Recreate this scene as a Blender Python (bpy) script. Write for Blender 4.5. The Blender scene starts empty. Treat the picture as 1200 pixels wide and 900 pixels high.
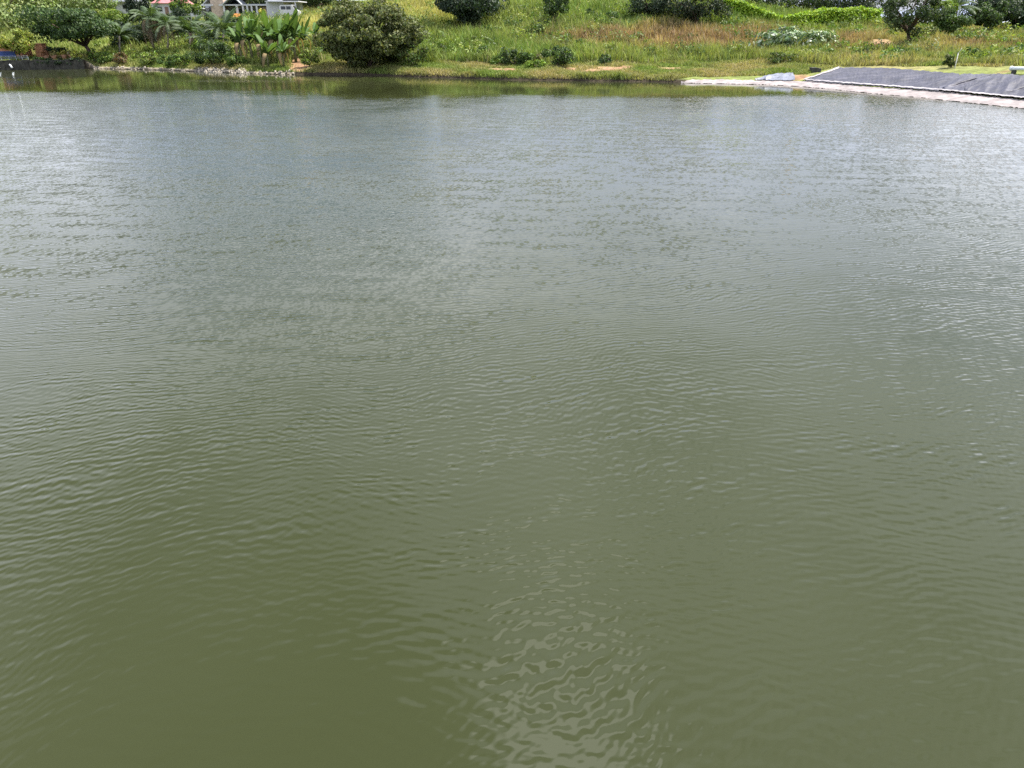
import bpy, math, random
import numpy as np
R = math.radians
rng = np.random.default_rng(7)
random.seed(7)
sc = bpy.context.scene
col = sc.collection

# ------------------------------------------------------------------ camera, sky, sun, exposure
FPX, PITCH, CAMZ = 840.0, R(26.68), 4.7
cam_d = bpy.data.cameras.new('camera'); cam = bpy.data.objects.new('camera', cam_d); col.objects.link(cam)
cam_d.sensor_width = 36.0; cam_d.lens = 36.0*FPX/1200.0; cam_d.clip_start = 0.05; cam_d.clip_end = 6000
cam.location = (0, 0, CAMZ); cam.rotation_euler = (math.pi/2-PITCH, 0, 0)
sc.camera = cam
sc.view_settings.view_transform = 'Standard'; sc.view_settings.look = 'None'
sc.view_settings.exposure = 1.15; sc.view_settings.gamma = 1.0; sc.view_settings.use_curve_mapping = False
sc.cycles.use_denoising = False
sc.cycles.max_bounces = 6; sc.cycles.caustics_reflective = False; sc.cycles.caustics_refractive = False
sc.cycles.sample_clamp_indirect = 6.0

SUN_EL, SUN_AZ = R(61), R(78)          # azimuth measured to the right of straight ahead (+Y)
sd = (math.sin(SUN_AZ)*math.cos(SUN_EL), math.cos(SUN_AZ)*math.cos(SUN_EL), math.sin(SUN_EL))
sun_d = bpy.data.lights.new('sun', 'SUN'); sun_d.energy = 5.0; sun_d.angle = R(0.6); sun_d.color = (1.0, .945, .85)
sun = bpy.data.objects.new('sun', sun_d); col.objects.link(sun)
from mathutils import Vector
sun.rotation_euler = Vector(sd).to_track_quat('Z', 'Y').to_euler()

def N(nt, typ, **kw):
    n = nt.nodes.new(typ)
    for k, v in kw.items():
        if k == 'inp':
            for i, val in v.items(): n.inputs[i].default_value = val
        else: setattr(n, k, v)
    return n
def L(nt, a, b): nt.links.new(a, b)
def math_n(nt, op, a, b=None, c=None, clamp=False):
    n = N(nt, 'ShaderNodeMath', operation=op, use_clamp=clamp)
    for i, v in enumerate((a, b, c)):
        if v is None: continue
        if isinstance(v, (int, float)): n.inputs[i].default_value = v
        else: L(nt, v, n.inputs[i])
    return n.outputs[0]
def vmath(nt, op, a, b=None, scale=None):
    n = N(nt, 'ShaderNodeVectorMath', operation=op)
    for i, v in enumerate((a, b)):
        if v is None: continue
        if isinstance(v, (tuple, list)): n.inputs[i].default_value = v
        else: L(nt, v, n.inputs[i])
    if scale is not None:
        if isinstance(scale, (int, float)): n.inputs['Scale'].default_value = scale
        else: L(nt, scale, n.inputs['Scale'])
    return n.outputs['Value'] if op in ('DOT_PRODUCT', 'LENGTH') else n.outputs[0]
def smooth(nt, x, a, b):
    n = N(nt, 'ShaderNodeMapRange', interpolation_type='SMOOTHSTEP')
    L(nt, x, n.inputs[0]); n.inputs[1].default_value = a; n.inputs[2].default_value = b
    return n.outputs[0]
def mixcol(nt, f, a, b, blend='MIX'):
    n = N(nt, 'ShaderNodeMix', data_type='RGBA', blend_type=blend)
    for i, v in ((0, f), (6, a), (7, b)):
        if isinstance(v, (int, float)): n.inputs[i].default_value = v
        elif isinstance(v, (tuple, list)): n.inputs[i].default_value = (*v[:3], 1)
        else: L(nt, v, n.inputs[i])
    return n.outputs[2]

w = bpy.data.worlds.new('World'); sc.world = w; w.use_nodes = True
nt = w.node_tree; nt.nodes.clear()
sky = N(nt, 'ShaderNodeTexSky', sky_type='NISHITA', sun_disc=False, sun_elevation=SUN_EL, sun_rotation=SUN_AZ, altitude=50, air_density=1.0, dust_density=1.6, ozone_density=1.0)
tc = N(nt, 'ShaderNodeTexCoord')
sep = N(nt, 'ShaderNodeSeparateXYZ'); L(nt, tc.outputs['Generated'], sep.inputs[0])
zc = math_n(nt, 'ADD', math_n(nt, 'MAXIMUM', sep.outputs[2], 0.0), 0.22)
pl = N(nt, 'ShaderNodeCombineXYZ')
L(nt, math_n(nt, 'DIVIDE', sep.outputs[0], zc), pl.inputs[0]); L(nt, math_n(nt, 'DIVIDE', sep.outputs[1], zc), pl.inputs[1])
CLOUD_OFF = (3.1, 1.7, 0.4)
pc = vmath(nt, 'ADD', pl.outputs[0], CLOUD_OFF)
n1 = N(nt, 'ShaderNodeTexNoise', inp={'Scale': 0.95, 'Detail': 7.0, 'Roughness': 0.52, 'Distortion': 0.25}); L(nt, pc, n1.inputs['Vector'])
def bank(cx, cy, r, amp):                # a cloud bank drifting over one part of the sky
    d = vmath(nt, 'LENGTH', vmath(nt, 'SUBTRACT', pl.outputs[0], (cx, cy, 0)))
    return math_n(nt, 'MULTIPLY', math_n(nt, 'SUBTRACT', 1.0, smooth(nt, d, r*.35, r*1.3)), amp)
dens = n1.outputs[0]
for bk in ((1.6, 1.95, .85, .27), (-1.7, 2.1, .75, .08), (-.15, 1.35, .5, .12), (.065, .53, .095, .75), (-.66, 2.05, .45, -.40), (-.30, .50, .24, -.24)): dens = math_n(nt, 'ADD', dens, bank(*bk))
cl = math_n(nt, 'MULTIPLY_ADD', smooth(nt, dens, 0.34, 0.52), .85, .15)   # thin haze veils the blue
low = mixcol(nt, smooth(nt, sep.outputs[2], .10, .46), (6.8, 7.7, 10.8), (10.9, 11.8, 14.0))   # cloud lit from above: greyer low over the hills
n2 = N(nt, 'ShaderNodeTexNoise', inp={'Scale': 2.4, 'Detail': 4.0, 'Roughness': 0.5}); L(nt, pc, n2.inputs['Vector'])
ccol = mixcol(nt, math_n(nt, 'MULTIPLY', smooth(nt, dens, .50, 1.0), math_n(nt, 'MULTIPLY_ADD', n2.outputs[0], .7, .65)), low, (29.0, 29.0, 30.0))
skc = mixcol(nt, cl, sky.outputs[0], ccol)
bg = N(nt, 'ShaderNodeBackground', inp={'Strength': 0.065}); L(nt, skc, bg.inputs[0])
wo = N(nt, 'ShaderNodeOutputWorld'); L(nt, bg.outputs[0], wo.inputs[0])

# ------------------------------------------------------------------ pixel <-> world
CP, SP = math.cos(PITCH), math.sin(PITCH)
def ray(px, py):
    u, v = (px-600)/FPX, (450-py)/FPX
    return u, CP+v*SP, -SP+v*CP
def at(px, py, Y):                       # the point seen at a pixel, Y metres ahead
    a, b, c = ray(px, py); k = Y/b
    return (a*k, Y, CAMZ+c*k)
def on_water(px, py):
    a, b, c = ray(px, py); k = -CAMZ/c
    return (a*k, b*k)
def proj(X, Y, Z):
    f = Y*CP-(Z-CAMZ)*SP; up = Y*SP+(Z-CAMZ)*CP
    return 600+FPX*X/f, 450-FPX*up/f
def mpp(Y): return Y/(1.09*FPX)          # metres for one pixel of width

# ------------------------------------------------------------------ shoreline and terrain
CX, CY = 0.0, 40.0
SH = [(-60,82),(0,82),(40,81.5),(105,80.5),(180,82),(230,84),(290,86.5),(340,87.5),(380,88),(450,89),(480,90.5),(540,92),(600,94),(690,95.5),(760,96),(800,97.5),(860,98.5),(900,99.5),(940,101.5),(1000,107.5),(1100,117),(1200,127.5),(1250,133)]
pts = [on_water(*p) for p in SH] + [(41,40),(45,28),(41,14),(26,4.5),(10,1.8),(0,1.5),(-10,1.8),(-28,3.5),(-55,12),(-76,34),(-84,60),(-82,82)]
th = np.array([math.atan2(x-CX, y-CY) for x, y in pts]); rr = np.array([math.hypot(x-CX, y-CY) for x, y in pts])
o = np.argsort(th); TH, RR = th[o], rr[o]
def wrapint(t, T, V): return np.interp(t, np.r_[T[-1]-2*np.pi, T, T[0]+2*np.pi], np.r_[V[-1], V, V[0]])
S = np.array([-8,-0.5,0,.25,1.3,2.6,5,9,14,22,32,45,65,100,200,2500.])
NEAR = [-2,-.3,0,.5,2.9,3.1,3.1,3.1,3.1,3,3,3,3,3,3,3]
PROF = {
 -60: [-2,-.3,-.1,.95,1.0,1.1,1.2,1.4,2.0,3.6,6.5,10,14,18,20,20],
 0:   [-2,-.3,-.1,.95,1.0,1.1,1.2,1.4,2.0,3.6,6.5,10,14,18,20,20],
 103: [-2,-.3,-.1,.95,1.0,1.1,1.2,1.4,1.9,3.2,5.0,7,9,12,16,16],
 112: [-2,-.3,0,.12,.35,.5,.7,1.0,1.5,2.8,4.4,5.4,7,10,14,14],
 200: [-2,-.3,0,.12,.35,.5,.7,.95,1.6,2.9,4.4,4.9,5.2,7,12,12],
 300: [-2,-.3,0,.12,.4,.55,.75,1.0,1.8,3.1,4.5,4.9,5.2,7,12,12],
 345: [-2,-.3,0,.2,.45,.6,.8,1.1,1.9,3.2,4.6,5.2,6,8,12,12],
 420: [-2,-.3,0,.24,.45,.62,.85,1.1,2.0,3.6,5.4,6.6,7.4,9,12,12],
 500: [-2,-.3,0,.28,.48,.62,.8,1.1,2.2,3.9,5.8,7.2,8,9,12,12],
 600: [-2,-.3,0,.30,.48,.62,.75,1.0,2.1,3.9,6.2,8.8,12,15,18,18],
 700: [-2,-.3,0,.30,.48,.62,.75,1.0,2.0,3.8,6.1,8.8,12,15,18,18],
 790: [-2,-.3,0,.26,.42,.58,.75,.95,1.6,3.2,5.4,8,11,13,15,15],
 830: [-2,-.3,0,.05,.2,.4,.6,.9,1.5,3.0,5.0,7.4,9,11,12,12],
 900: [-2,-.3,0,.06,.22,.45,.7,1.0,1.5,2.6,4.2,5.6,6.4,7,8,8],
 1000:[-2,-.3,0,.08,.25,.45,.8,1.2,1.5,2.2,3.4,4.6,5.2,5.3,5,4.4],
 1100:[-2,-.3,0,.08,.3,.55,1.05,1.65,1.8,2.2,3.0,3.9,4.6,4.7,4.4,4.2],
 1200:[-2,-.3,0,.08,.32,.6,1.15,1.75,1.9,2.2,2.9,3.7,4.5,4.6,4.3,4.2],
 1250:[-2,-.3,0,.08,.32,.6,1.15,1.75,1.9,2.2,2.9,3.7,4.5,4.6,4.3,4.2]}
shx = np.array([p[0] for p in SH]); shy = np.array([p[1] for p in SH])
pk, pv = [], []
for px in PROF:
    x, y = on_water(px, float(np.interp(px, shx, shy))); pk.append(math.atan2(x, y)); pv.append(PROF[px])
for a in (55, 90, 130, 180, -55, -90, -130, -179): pk.append(R(a)); pv.append(NEAR)
pk = np.array(pk); pv = np.array(pv, float); o = np.argsort(pk); pk, pv = pk[o], pv[o]
def wob(X, Y, f, seed=0.0):
    return (np.sin(X*f+1.3*np.sin(Y*f*.7+seed)+seed)+np.sin(Y*f*1.13+1.7*np.sin(X*f*.8-seed)+2.1*seed)+.6*np.sin((X+Y)*f*1.9+seed*3))/2.6
def shore_s(X, Y):
    X = np.asarray(X, float); Y = np.asarray(Y, float)
    t = np.arctan2(X-CX, Y-CY)
    return np.hypot(X-CX, Y-CY)-wrapint(t, TH, RR)-0.22*wob(X, Y, .9, 1.0)-.10*wob(X, Y, 3.1, 2.0), t
def terr(X, Y):
    s, t = shore_s(X, Y); t = np.arctan2(X, Y)
    j = np.clip(np.searchsorted(S, s)-1, 0, len(S)-2)
    f = np.clip((s-S[j])/(S[j+1]-S[j]), 0, 1)
    Tp = np.r_[pk[-1]-2*np.pi, pk, pk[0]+2*np.pi]; Vp = np.vstack([pv[-1], pv, pv[0]])
    k = np.clip(np.searchsorted(Tp, t)-1, 0, len(Tp)-2); g = (t-Tp[k])/(Tp[k+1]-Tp[k])
    z0 = Vp[k, j]*(1-g)+Vp[k+1, j]*g; z1 = Vp[k, j+1]*(1-g)+Vp[k+1, j+1]*g
    z = z0*(1-f)+z1*f
    nz = np.interp(s, S, NEAR); wn_ = np.clip((30-Y)/12, 0, 1); z = z*(1-wn_)+nz*wn_
    amp = np.clip((s-4)/20, 0, 1)
    return z+amp*(.35*wob(X, Y, .16, .4)+.18*wob(X, Y, .5, 3.))+np.clip((s-.5)/3, 0, 1)*.04*wob(X, Y, 2.2, 5.)
def gz(x, y): return float(terr(np.array([x]), np.array([y]))[0])
def hit(px, py, y0=25, y1=400):          # where the ground is first met along a pixel's ray
    a, b, c = ray(px, py); Y = np.arange(y0, y1, .08); X = a/b*Y; Z = CAMZ+c/b*Y
    below = np.nonzero(terr(X, Y) > Z)[0]
    i = below[0] if len(below) else len(Y)-1
    return (float(X[i]), float(Y[i]), float(terr(X[i:i+1], Y[i:i+1])[0]))
def col_at(px, Y, py=50):                # a ground point in an image column, Y metres ahead
    a, b, c = ray(px, py); X = a/b*Y
    return (X, Y, gz(X, Y))

# ------------------------------------------------------------------ helpers: meshes, materials, tags
def mesh(name, V, F, mat=None, cols=None, smooth_=False):
    me = bpy.data.meshes.new(name)
    V = np.asarray(V, np.float32)
    if isinstance(F, np.ndarray):
        k = F.shape[1]; me.vertices.add(len(V)); me.vertices.foreach_set('co', V.ravel())
        me.loops.add(F.size); me.loops.foreach_set('vertex_index', F.ravel().astype(np.int32))
        me.polygons.add(len(F)); me.polygons.foreach_set('loop_start', np.arange(0, F.size, k, dtype=np.int32))
        me.update(calc_edges=True); me.validate()
    else:
        me.from_pydata(V.tolist(), [], F); me.update()
    if cols is not None:
        a = me.color_attributes.new('col', 'FLOAT_COLOR', 'POINT')
        c4 = np.ones((len(V), 4), np.float32); c4[:, :3] = cols; a.data.foreach_set('color', c4.ravel())
    if smooth_: me.polygons.foreach_set('use_smooth', np.ones(len(me.polygons), bool))
    if mat: me.materials.append(mat)
    return me
def obj(name, me, parent=None, loc=None):
    ob = bpy.data.objects.new(name, me); col.objects.link(ob)
    if parent: ob.parent = parent
    if loc is not None: ob.location = loc
    return ob
def tag(ob, label=None, cat=None, group=None, kind=None):
    for k, v in (('label', label), ('category', cat), ('group', group), ('kind', kind)):
        if v: ob[k] = v
    return ob
def empty(name, loc, label, cat, group=None):
    e = bpy.data.objects.new(name, None); col.objects.link(e); e.location = loc; e.empty_display_size = .3
    return tag(e, label, cat, group)

def mat_plain(name, c, rough=.7, var=.15, scale=3.0, bump=0.0, spec=.3):
    m = bpy.data.materials.new(name); m.use_nodes = True; nt = m.node_tree; b = nt.nodes['Principled BSDF']
    n = N(nt, 'ShaderNodeTexNoise', inp={'Scale': scale, 'Detail': 6.0, 'Roughness': .6}); g = N(nt, 'ShaderNodeTexCoord')
    L(nt, g.outputs['Object'], n.inputs['Vector'])
    lo = tuple(x*(1-var) for x in c); hi = tuple(min(1, x*(1+var)) for x in c)
    L(nt, mixcol(nt, smooth(nt, n.outputs[0], .3, .7), lo, hi), b.inputs['Base Color'])
    b.inputs['Roughness'].default_value = rough; b.inputs['Specular IOR Level'].default_value = spec
    if bump:
        bp = N(nt, 'ShaderNodeBump', inp={'Strength': bump, 'Distance': .05}); L(nt, n.outputs[0], bp.inputs['Height']); L(nt, bp.outputs[0], b.inputs['Normal'])
    return m
def mat_leaf(name, rough=.55, transl=.3, spec=.35):
    m = bpy.data.materials.new(name); m.use_nodes = True; nt = m.node_tree; b = nt.nodes['Principled BSDF']
    a = N(nt, 'ShaderNodeVertexColor', layer_name='col'); L(nt, a.outputs[0], b.inputs['Base Color'])
    b.inputs['Roughness'].default_value = rough; b.inputs['Specular IOR Level'].default_value = spec
    t = N(nt, 'ShaderNodeBsdfTranslucent'); L(nt, mixcol(nt, 1.0, a.outputs[0], (1.25, 1.3, .55), 'MULTIPLY'), t.inputs[0])
    mx = N(nt, 'ShaderNodeMixShader', inp={0: transl}); L(nt, b.outputs[0], mx.inputs[1]); L(nt, t.outputs[0], mx.inputs[2])
    L(nt, mx.outputs[0], nt.nodes['Material Output'].inputs[0])
    return m
LEAF = mat_leaf('leaf'); BANANA = mat_leaf('banana_leaf', .6, .3, .15); GLOSSY = mat_leaf('glossy_leaf', .42, .18, .5); GRASS = mat_leaf('grass_blade', .7, .3, .15)
BARK = mat_plain('bark', (.10, .075, .055), .85, .35, 6, .6, .1); PALEBARK = mat_plain('pale_bark', (.30, .26, .21), .8, .3, 5, .5, .1)

def tube(pts, rad, n=7):
    pts = np.asarray(pts, float); V, F = [], []
    for i, p in enumerate(pts):
        d = pts[min(i+1, len(pts)-1)]-pts[max(i-1, 0)]; d /= np.linalg.norm(d)+1e-9
        a = np.cross(d, (0, 1, .13)); a /= np.linalg.norm(a)+1e-9; b = np.cross(d, a)
        for k in range(n):
            q = 2*math.pi*k/n; V.append(p+rad[i]*(math.cos(q)*a+math.sin(q)*b))
    for i in range(len(pts)-1):
        for k in range(n): F.append((i*n+k, i*n+(k+1) % n, (i+1)*n+(k+1) % n, (i+1)*n+k))
    F.append(tuple(range(n))[::-1]); F.append(tuple(range((len(pts)-1)*n, len(pts)*n)))
    return V, F
def join(parts):
    V, F = [], []
    for v, f in parts:
        k = len(V); V += [tuple(q) for q in v]; F += [tuple(i+k for i in g) for g in f]
    return V, F
def box(x0, x1, y0, y1, z0, z1):
    V = [(x, y, z) for x in (x0, x1) for y in (y0, y1) for z in (z0, z1)]
    return V, [(0,1,3,2),(4,6,7,5),(0,4,5,1),(2,3,7,6),(0,2,6,4),(1,5,7,3)]
def leaves(P, Nrm, size, base, var=.3, flat=0.0, tipc=None):
    """rhombic leaf sprays at points P, roughly facing Nrm; base colour(s) varied leaf by leaf"""
    n = len(P)
    d = Nrm+rng.normal(0, (.5*(1-flat)+.12), (n, 3)); d /= np.linalg.norm(d, axis=1)[:, None]+1e-9
    a = np.cross(d, rng.normal(0, 1, (n, 3))); a /= np.linalg.norm(a, axis=1)[:, None]+1e-9; b = np.cross(d, a)
    L_ = size*rng.uniform(.6, 1.5, n)[:, None]; W = L_*rng.uniform(.32, .6, n)[:, None]
    v = np.stack([P-a*L_*.5, P+b*W*.5+d*L_*.08, P+a*L_*.5-d*L_*.10, P-b*W*.5+d*L_*.08], 1).reshape(-1, 3)
    i = np.arange(n)[:, None]*4; F = np.concatenate([i+np.array([0, 1, 2]), i+np.array([0, 2, 3])])
    base = np.asarray(base, float)
    c = base[rng.integers(0, len(base), n)] if base.ndim == 2 else np.tile(base, (n, 1))
    c = c*rng.uniform(1-var, 1+var, (n, 1))*rng.uniform(.92, 1.08, (n, 3))
    return v, F, np.repeat(c, 4, 0)
def crown_points(c, r, n, lobes=22, lobe_r=.36, flatb=.55, seed=0, jit=.45):
    """clumps set over an ellipsoid; leaf points lie in the outer skin of the clumps"""
    g = np.random.default_rng(seed+11)
    ki = np.arange(lobes)+.5; ph = np.arccos(1-2*ki/lobes); ga = np.pi*(1+5**.5)*ki+g.uniform(0, 6)
    d = np.c_[np.cos(ga)*np.sin(ph), np.sin(ga)*np.sin(ph), np.cos(ph)]+g.normal(0, jit, (lobes, 3)); d /= np.linalg.norm(d, axis=1)[:, None]; d[:, 2] = np.where(d[:, 2] < 0, d[:, 2]*flatb, d[:, 2])
    q = d*(g.uniform(.5, 1.0, (lobes, 1)))
    lr = lobe_r*g.uniform(.6, 1.25, lobes)
    k = g.integers(0, lobes, n)
    e = g.normal(0, 1, (n, 3)); e /= np.linalg.norm(e, axis=1)[:, None]
    rad = lr[k][:, None]*np.power(g.uniform(0, 1, (n, 1)), .30)
    P = (q[k]+e*rad); Nn = e*.6+P*.6+np.array([0, 0, .25])
    return c+P*r, Nn/(np.linalg.norm(Nn, axis=1)[:, None]+1e-9), c+q*r

def tree(name, label, cat, base, crown, cols, n=4200, leaf=.34, lobes=24, lobe_r=.36, var=.3, trunk_r=.16, group=None, mat=LEAF, bark=None, seed=None, forks=5, depth=.9, flatb=.55, flat=0.0, jit=.45):
    """crown = (px0, px1, py0, py1) box seen at the base's distance"""
    bx_, by_, bz_ = base; seed = seed if seed is not None else abs(hash(label)) % 9973
    seed = sum(ord(ch)*(i+1) for i, ch in enumerate(label)) % 9973
    g = np.random.default_rng(seed)
    x0, x1, y0, y1 = crown; p0 = at((x0+x1)/2, y1, by_); p1 = at((x0+x1)/2, y0, by_)
    c = np.array([(p0[0]+p1[0])/2, by_, (p0[2]+p1[2])/2])-np.array(base)
    rx = (x1-x0)/2*mpp(by_); rz = (p1[2]-p0[2])/2; r = np.array([rx, rx*depth, rz])
    e = empty(name, base, label, cat, group)
    P, Nn, Q = crown_points(c, r, int(n*1.35), lobes, lobe_r, flatb, seed, jit)
    if bz_ is not None:                                     # nothing below the ground
        keep = P[:, 2]+bz_ > terr(P[:, 0]+bx_, P[:, 1]+by_)+.05; P, Nn = P[keep], Nn[keep]
    v, F, cc = leaves(P, Nn, leaf, cols, var, flat)
    tag(obj('crown', mesh('crown', v, F, mat, cc), e), kind='stuff')
    top = c+np.array([0, 0, -rz*.15]); parts = []
    fork = np.array([c[0]*.45+g.normal(0, .1), 0, max(.25, c[2]-rz*.75)])
    parts.append(tube([(0, 0, -.3), fork*np.array([.4, 1, .5])+np.array([g.normal(0, .08), 0, 0]), fork], [trunk_r*1.35, trunk_r, trunk_r*.85]))
    sel = g.permutation(len(Q))[:forks]
    for q in Q[sel]:
        m = (fork+q)/2+g.normal(0, .12, 3)*rx*.3+np.array([0, 0, .1*rz])
        parts.append(tube([fork-np.array([0, 0, .1]), m, q], [trunk_r*.62, trunk_r*.4, trunk_r*.12], 6))
    V, F = join(parts); obj('trunk', mesh('trunk', V, F, bark or BARK, smooth_=True), e)
    return e
def shrub(label, px, py, wpx, hpx, cols, n=900, leaf=.22, group=None, name='shrub', mat=LEAF, var=.3, pos=None, flat=0.0, lobes=14):
    b = pos or hit(px, py)
    return tree(name, label, 'shrub', b, (px-wpx/2, px+wpx/2, py-hpx, py+1), cols+[tuple(1.9*q_ for q_ in cols[0])], int(n*.8), leaf, lobes, .36, var, .05, group, mat, forks=5, flatb=.9, flat=flat, jit=.75)

# ------------------------------------------------------------------ the ground
zone_defs = [  # image-plane description of plant and soil colour zones on the slope: px, py, rx, ry, colour index
 (505,16,50,15,'yellow'),(365,28,22,16,'yellow'),(1165,33,60,8,'straw'),(1050,74,130,8,'straw'),
 (770,50,110,14,'rust'),(860,46,90,14,'rust'),(700,48,60,8,'rust'),(1010,48,30,12,'rust'),(1150,50,60,14,'rust'),(1090,52,40,10,'straw'),
 (930,70,70,10,'olive'),(610,35,90,20,'olive'),(700,20,90,16,'green'),(540,55,60,16,'green'),(620,60,70,12,'green'),(880,20,60,16,'green'),(205,58,60,9,'lime'),(720,66,60,10,'lime'),
 (820,68,90,10,'olive'),(960,40,40,14,'olive'),(1130,68,40,12,'green'),(1180,44,30,10,'green'),(560,40,60,14,'lime')]
ZC = {'green': (.145,.215,.052), 'olive': (.205,.245,.072), 'lime': (.25,.30,.08), 'yellow': (.41,.37,.13), 'straw': (.34,.30,.13), 'rust': (.30,.195,.12)}
def zone_colour(X, Y, Z):
    px, py = proj(X, Y, Z); n = len(X)
    px = px+26*wob(X, Y, .35, 1.7)+10*wob(X, Y, 1.1, 3.3); py = py+4*wob(X, Y, .4, 8.)+2*wob(X, Y, 1.3, 5.5)
    acc = np.zeros((n, 3)); wt = np.zeros((n, 1))+.22; acc += np.array(ZC['olive'])*.22
    for a, b, rx, ry, k in zone_defs:
        q = np.exp(-(((px-a)/rx)**2+((py-b)/ry)**2)*1.2)[:, None]**1.4*1.3; acc += q*np.array(ZC[k]); wt += q
    return acc/wt
def bare(X, Y, Z):                       # bare earth patches
    px, py = proj(X, Y, Z); q = np.zeros(len(X)); wv = wob(X, Y, 1.2, 4.)+.6*wob(X, Y, 3.4, 1.)
    for a, b, rx, ry in ((722,80,40,3.5),(690,83,26,3),(790,80,32,2),(590,82,26,2.2),(350,80,16,5),(348,72,7,8),(1035,50,17,5),(1180,85,20,2.5),(925,90,30,4),(670,81,14,2)):
        q = np.maximum(q, 1-((px-a)/rx)**2-((py-b)/ry)**2+.55*wv)
    return np.clip(q*1.6, 0, 1)

ths = np.r_[np.arange(-180, -82, 2.0), np.arange(-82, 82, .22), np.arange(82, 180.01, 2.0)]
ss = np.r_[-45, -14, -6, -2.5, -1, -.5, -.2, 0, .12, .28, .5, .9, 1.4, 2, 2.8, 3.6, 4.5, 5.5, 6.5, 8, 9.5, 11, 12.5, 14, 16, 18, 20, 22, 24.5, 27, 30, 33, 36, 40, 44, 49, 55, 62, 70, 80, 95, 115, 150, 210, 320, 600, 1200, 2400]
A, B = np.meshgrid(np.radians(ths), ss, indexing='ij')
Rb = wrapint(A, TH, RR); rad = np.maximum(Rb+B, .4); X = CX+np.sin(A)*rad; Y = CY+np.cos(A)*rad
Z = terr(X.ravel(), Y.ravel()); X, Y = X.ravel(), Y.ravel(); Sv, _ = shore_s(X, Y)
gc = zone_colour(X, Y, Z)*.75
soil = np.array((.045,.036,.025)); sand = np.array((.27,.23,.17)); earth = np.array((.28,.17,.10))
px, py = proj(X, Y, Z)
k = (np.clip((Sv-.35)/.4, 0, 1))[:, None]; gc = soil*(1-k)+gc*k
bq = bare(X, Y, Z)[:, None]; gc = gc*(1-bq)+earth*bq*np.random.default_rng(1).uniform(.8, 1.15, (len(X), 1))
sq = (np.clip((Sv-.05)/.2, 0, 1)*np.clip((1.0-Sv)/.5, 0, 1)*((px > 104) & (px < 345)))[:, None]; gc = gc*(1-sq)+sand*sq
nS = len(ss); ii, jj = np.meshgrid(np.arange(len(ths)-1), np.arange(nS-1), indexing='ij')
F = np.stack([ii*nS+jj, ii*nS+jj+1, (ii+1)*nS+jj+1, (ii+1)*nS+jj], -1).reshape(-1, 4)
gm = bpy.data.materials.new('ground'); gm.use_nodes = True; nt = gm.node_tree; b = nt.nodes['Principled BSDF']
a = N(nt, 'ShaderNodeVertexColor', layer_name='col'); g = N(nt, 'ShaderNodeTexCoord')
n = N(nt, 'ShaderNodeTexNoise', inp={'Scale': 1.7, 'Detail': 8.0, 'Roughness': .7}); L(nt, g.outputs['Object'], n.inputs['Vector'])
L(nt, mixcol(nt, 1.0, a.outputs[0], mixcol(nt, smooth(nt, n.outputs[0], .3, .7), (.55, .55, .55), (1.3, 1.3, 1.3)), 'MULTIPLY'), b.inputs['Base Color'])
b.inputs['Roughness'].default_value = .95; b.inputs['Specular IOR Level'].default_value = .1
bp = N(nt, 'ShaderNodeBump', inp={'Strength': .8, 'Distance': .12}); L(nt, n.outputs[0], bp.inputs['Height']); L(nt, bp.outputs[0], b.inputs['Normal'])
tag(obj('ground', mesh('ground', np.c_[X, Y, Z], F, gm, gc, True)), 'grassy bank and slope around the pond', kind='structure')

# ------------------------------------------------------------------ the water
wx = np.arange(-90, 50.1, 1.0); wy = np.arange(-2, 102.1, 1.0)
A, B = np.meshgrid(wx, wy, indexing='ij'); V = np.c_[A.ravel(), B.ravel(), np.zeros(A.size)]
nY = len(wy); ii, jj = np.meshgrid(np.arange(len(wx)-1), np.arange(nY-1), indexing='ij')
F = np.stack([ii*nY+jj, (ii+1)*nY+jj, (ii+1)*nY+jj+1, ii*nY+jj+1], -1).reshape(-1, 4)
Sw, _ = shore_s(V[:, 0], V[:, 1]); pw, qw = proj(V[:, 0], np.maximum(V[:, 1], .5), V[:, 2])
# lee of the far bank: ripples die out towards the sheltered shore
bl = np.array([on_water(*q) for q in ((-60,107),(0,107),(100,108),(200,108),(300,109),(400,111),(500,114),(600,115),(700,115),(800,113),(900,112),(1000,113),(1060,115),(1100,118))])
Yb = np.interp(V[:, 0], bl[:, 0], bl[:, 1], right=70.)+2.6*wob(V[:, 0], V[:, 1], .2, 2.)+1.0*wob(V[:, 0], V[:, 1], .5, 4.)
calm = np.clip((V[:, 1]-Yb)/8.0+.5, 0, 1); calm = calm*calm*(3-2*calm)
sl_ = np.array([on_water(*q) for q in ((60,93),(200,94),(330,95.5),(420,98))])
streak = .3*np.exp(-((V[:, 1]-np.interp(V[:, 0], sl_[:, 0], sl_[:, 1])-.6*wob(V[:, 0], V[:, 1], .3, 1.))/1.3)**2)*((V[:, 0] > -56) & (V[:, 0] < -13))*np.clip(.6+.6*wob(V[:, 0], V[:, 1], .2, 5.), 0, 1)
wm = bpy.data.materials.new('pond_water'); wm.use_nodes = True; nt = wm.node_tree; b = nt.nodes['Principled BSDF']
geo = N(nt, 'ShaderNodeNewGeometry'); P = geo.outputs['Position']
def turned(v, deg):                      # turns the noise so that its lattice never lines up with another
    r = N(nt, 'ShaderNodeVectorRotate', rotation_type='Z_AXIS'); r.inputs['Angle'].default_value = R(deg); L(nt, v, r.inputs['Vector']); return r.outputs[0]
at_c = N(nt, 'ShaderNodeAttribute', attribute_name='ripple')
nw = N(nt, 'ShaderNodeTexNoise', inp={'Scale': 1.0, 'Detail': 2.0, 'Roughness': .5}); L(nt, turned(P, 61), nw.inputs['Vector'])
warp = vmath(nt, 'SCALE', vmath(nt, 'SUBTRACT', nw.outputs['Color'], (.5, .5, .5)), scale=.24)
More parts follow.
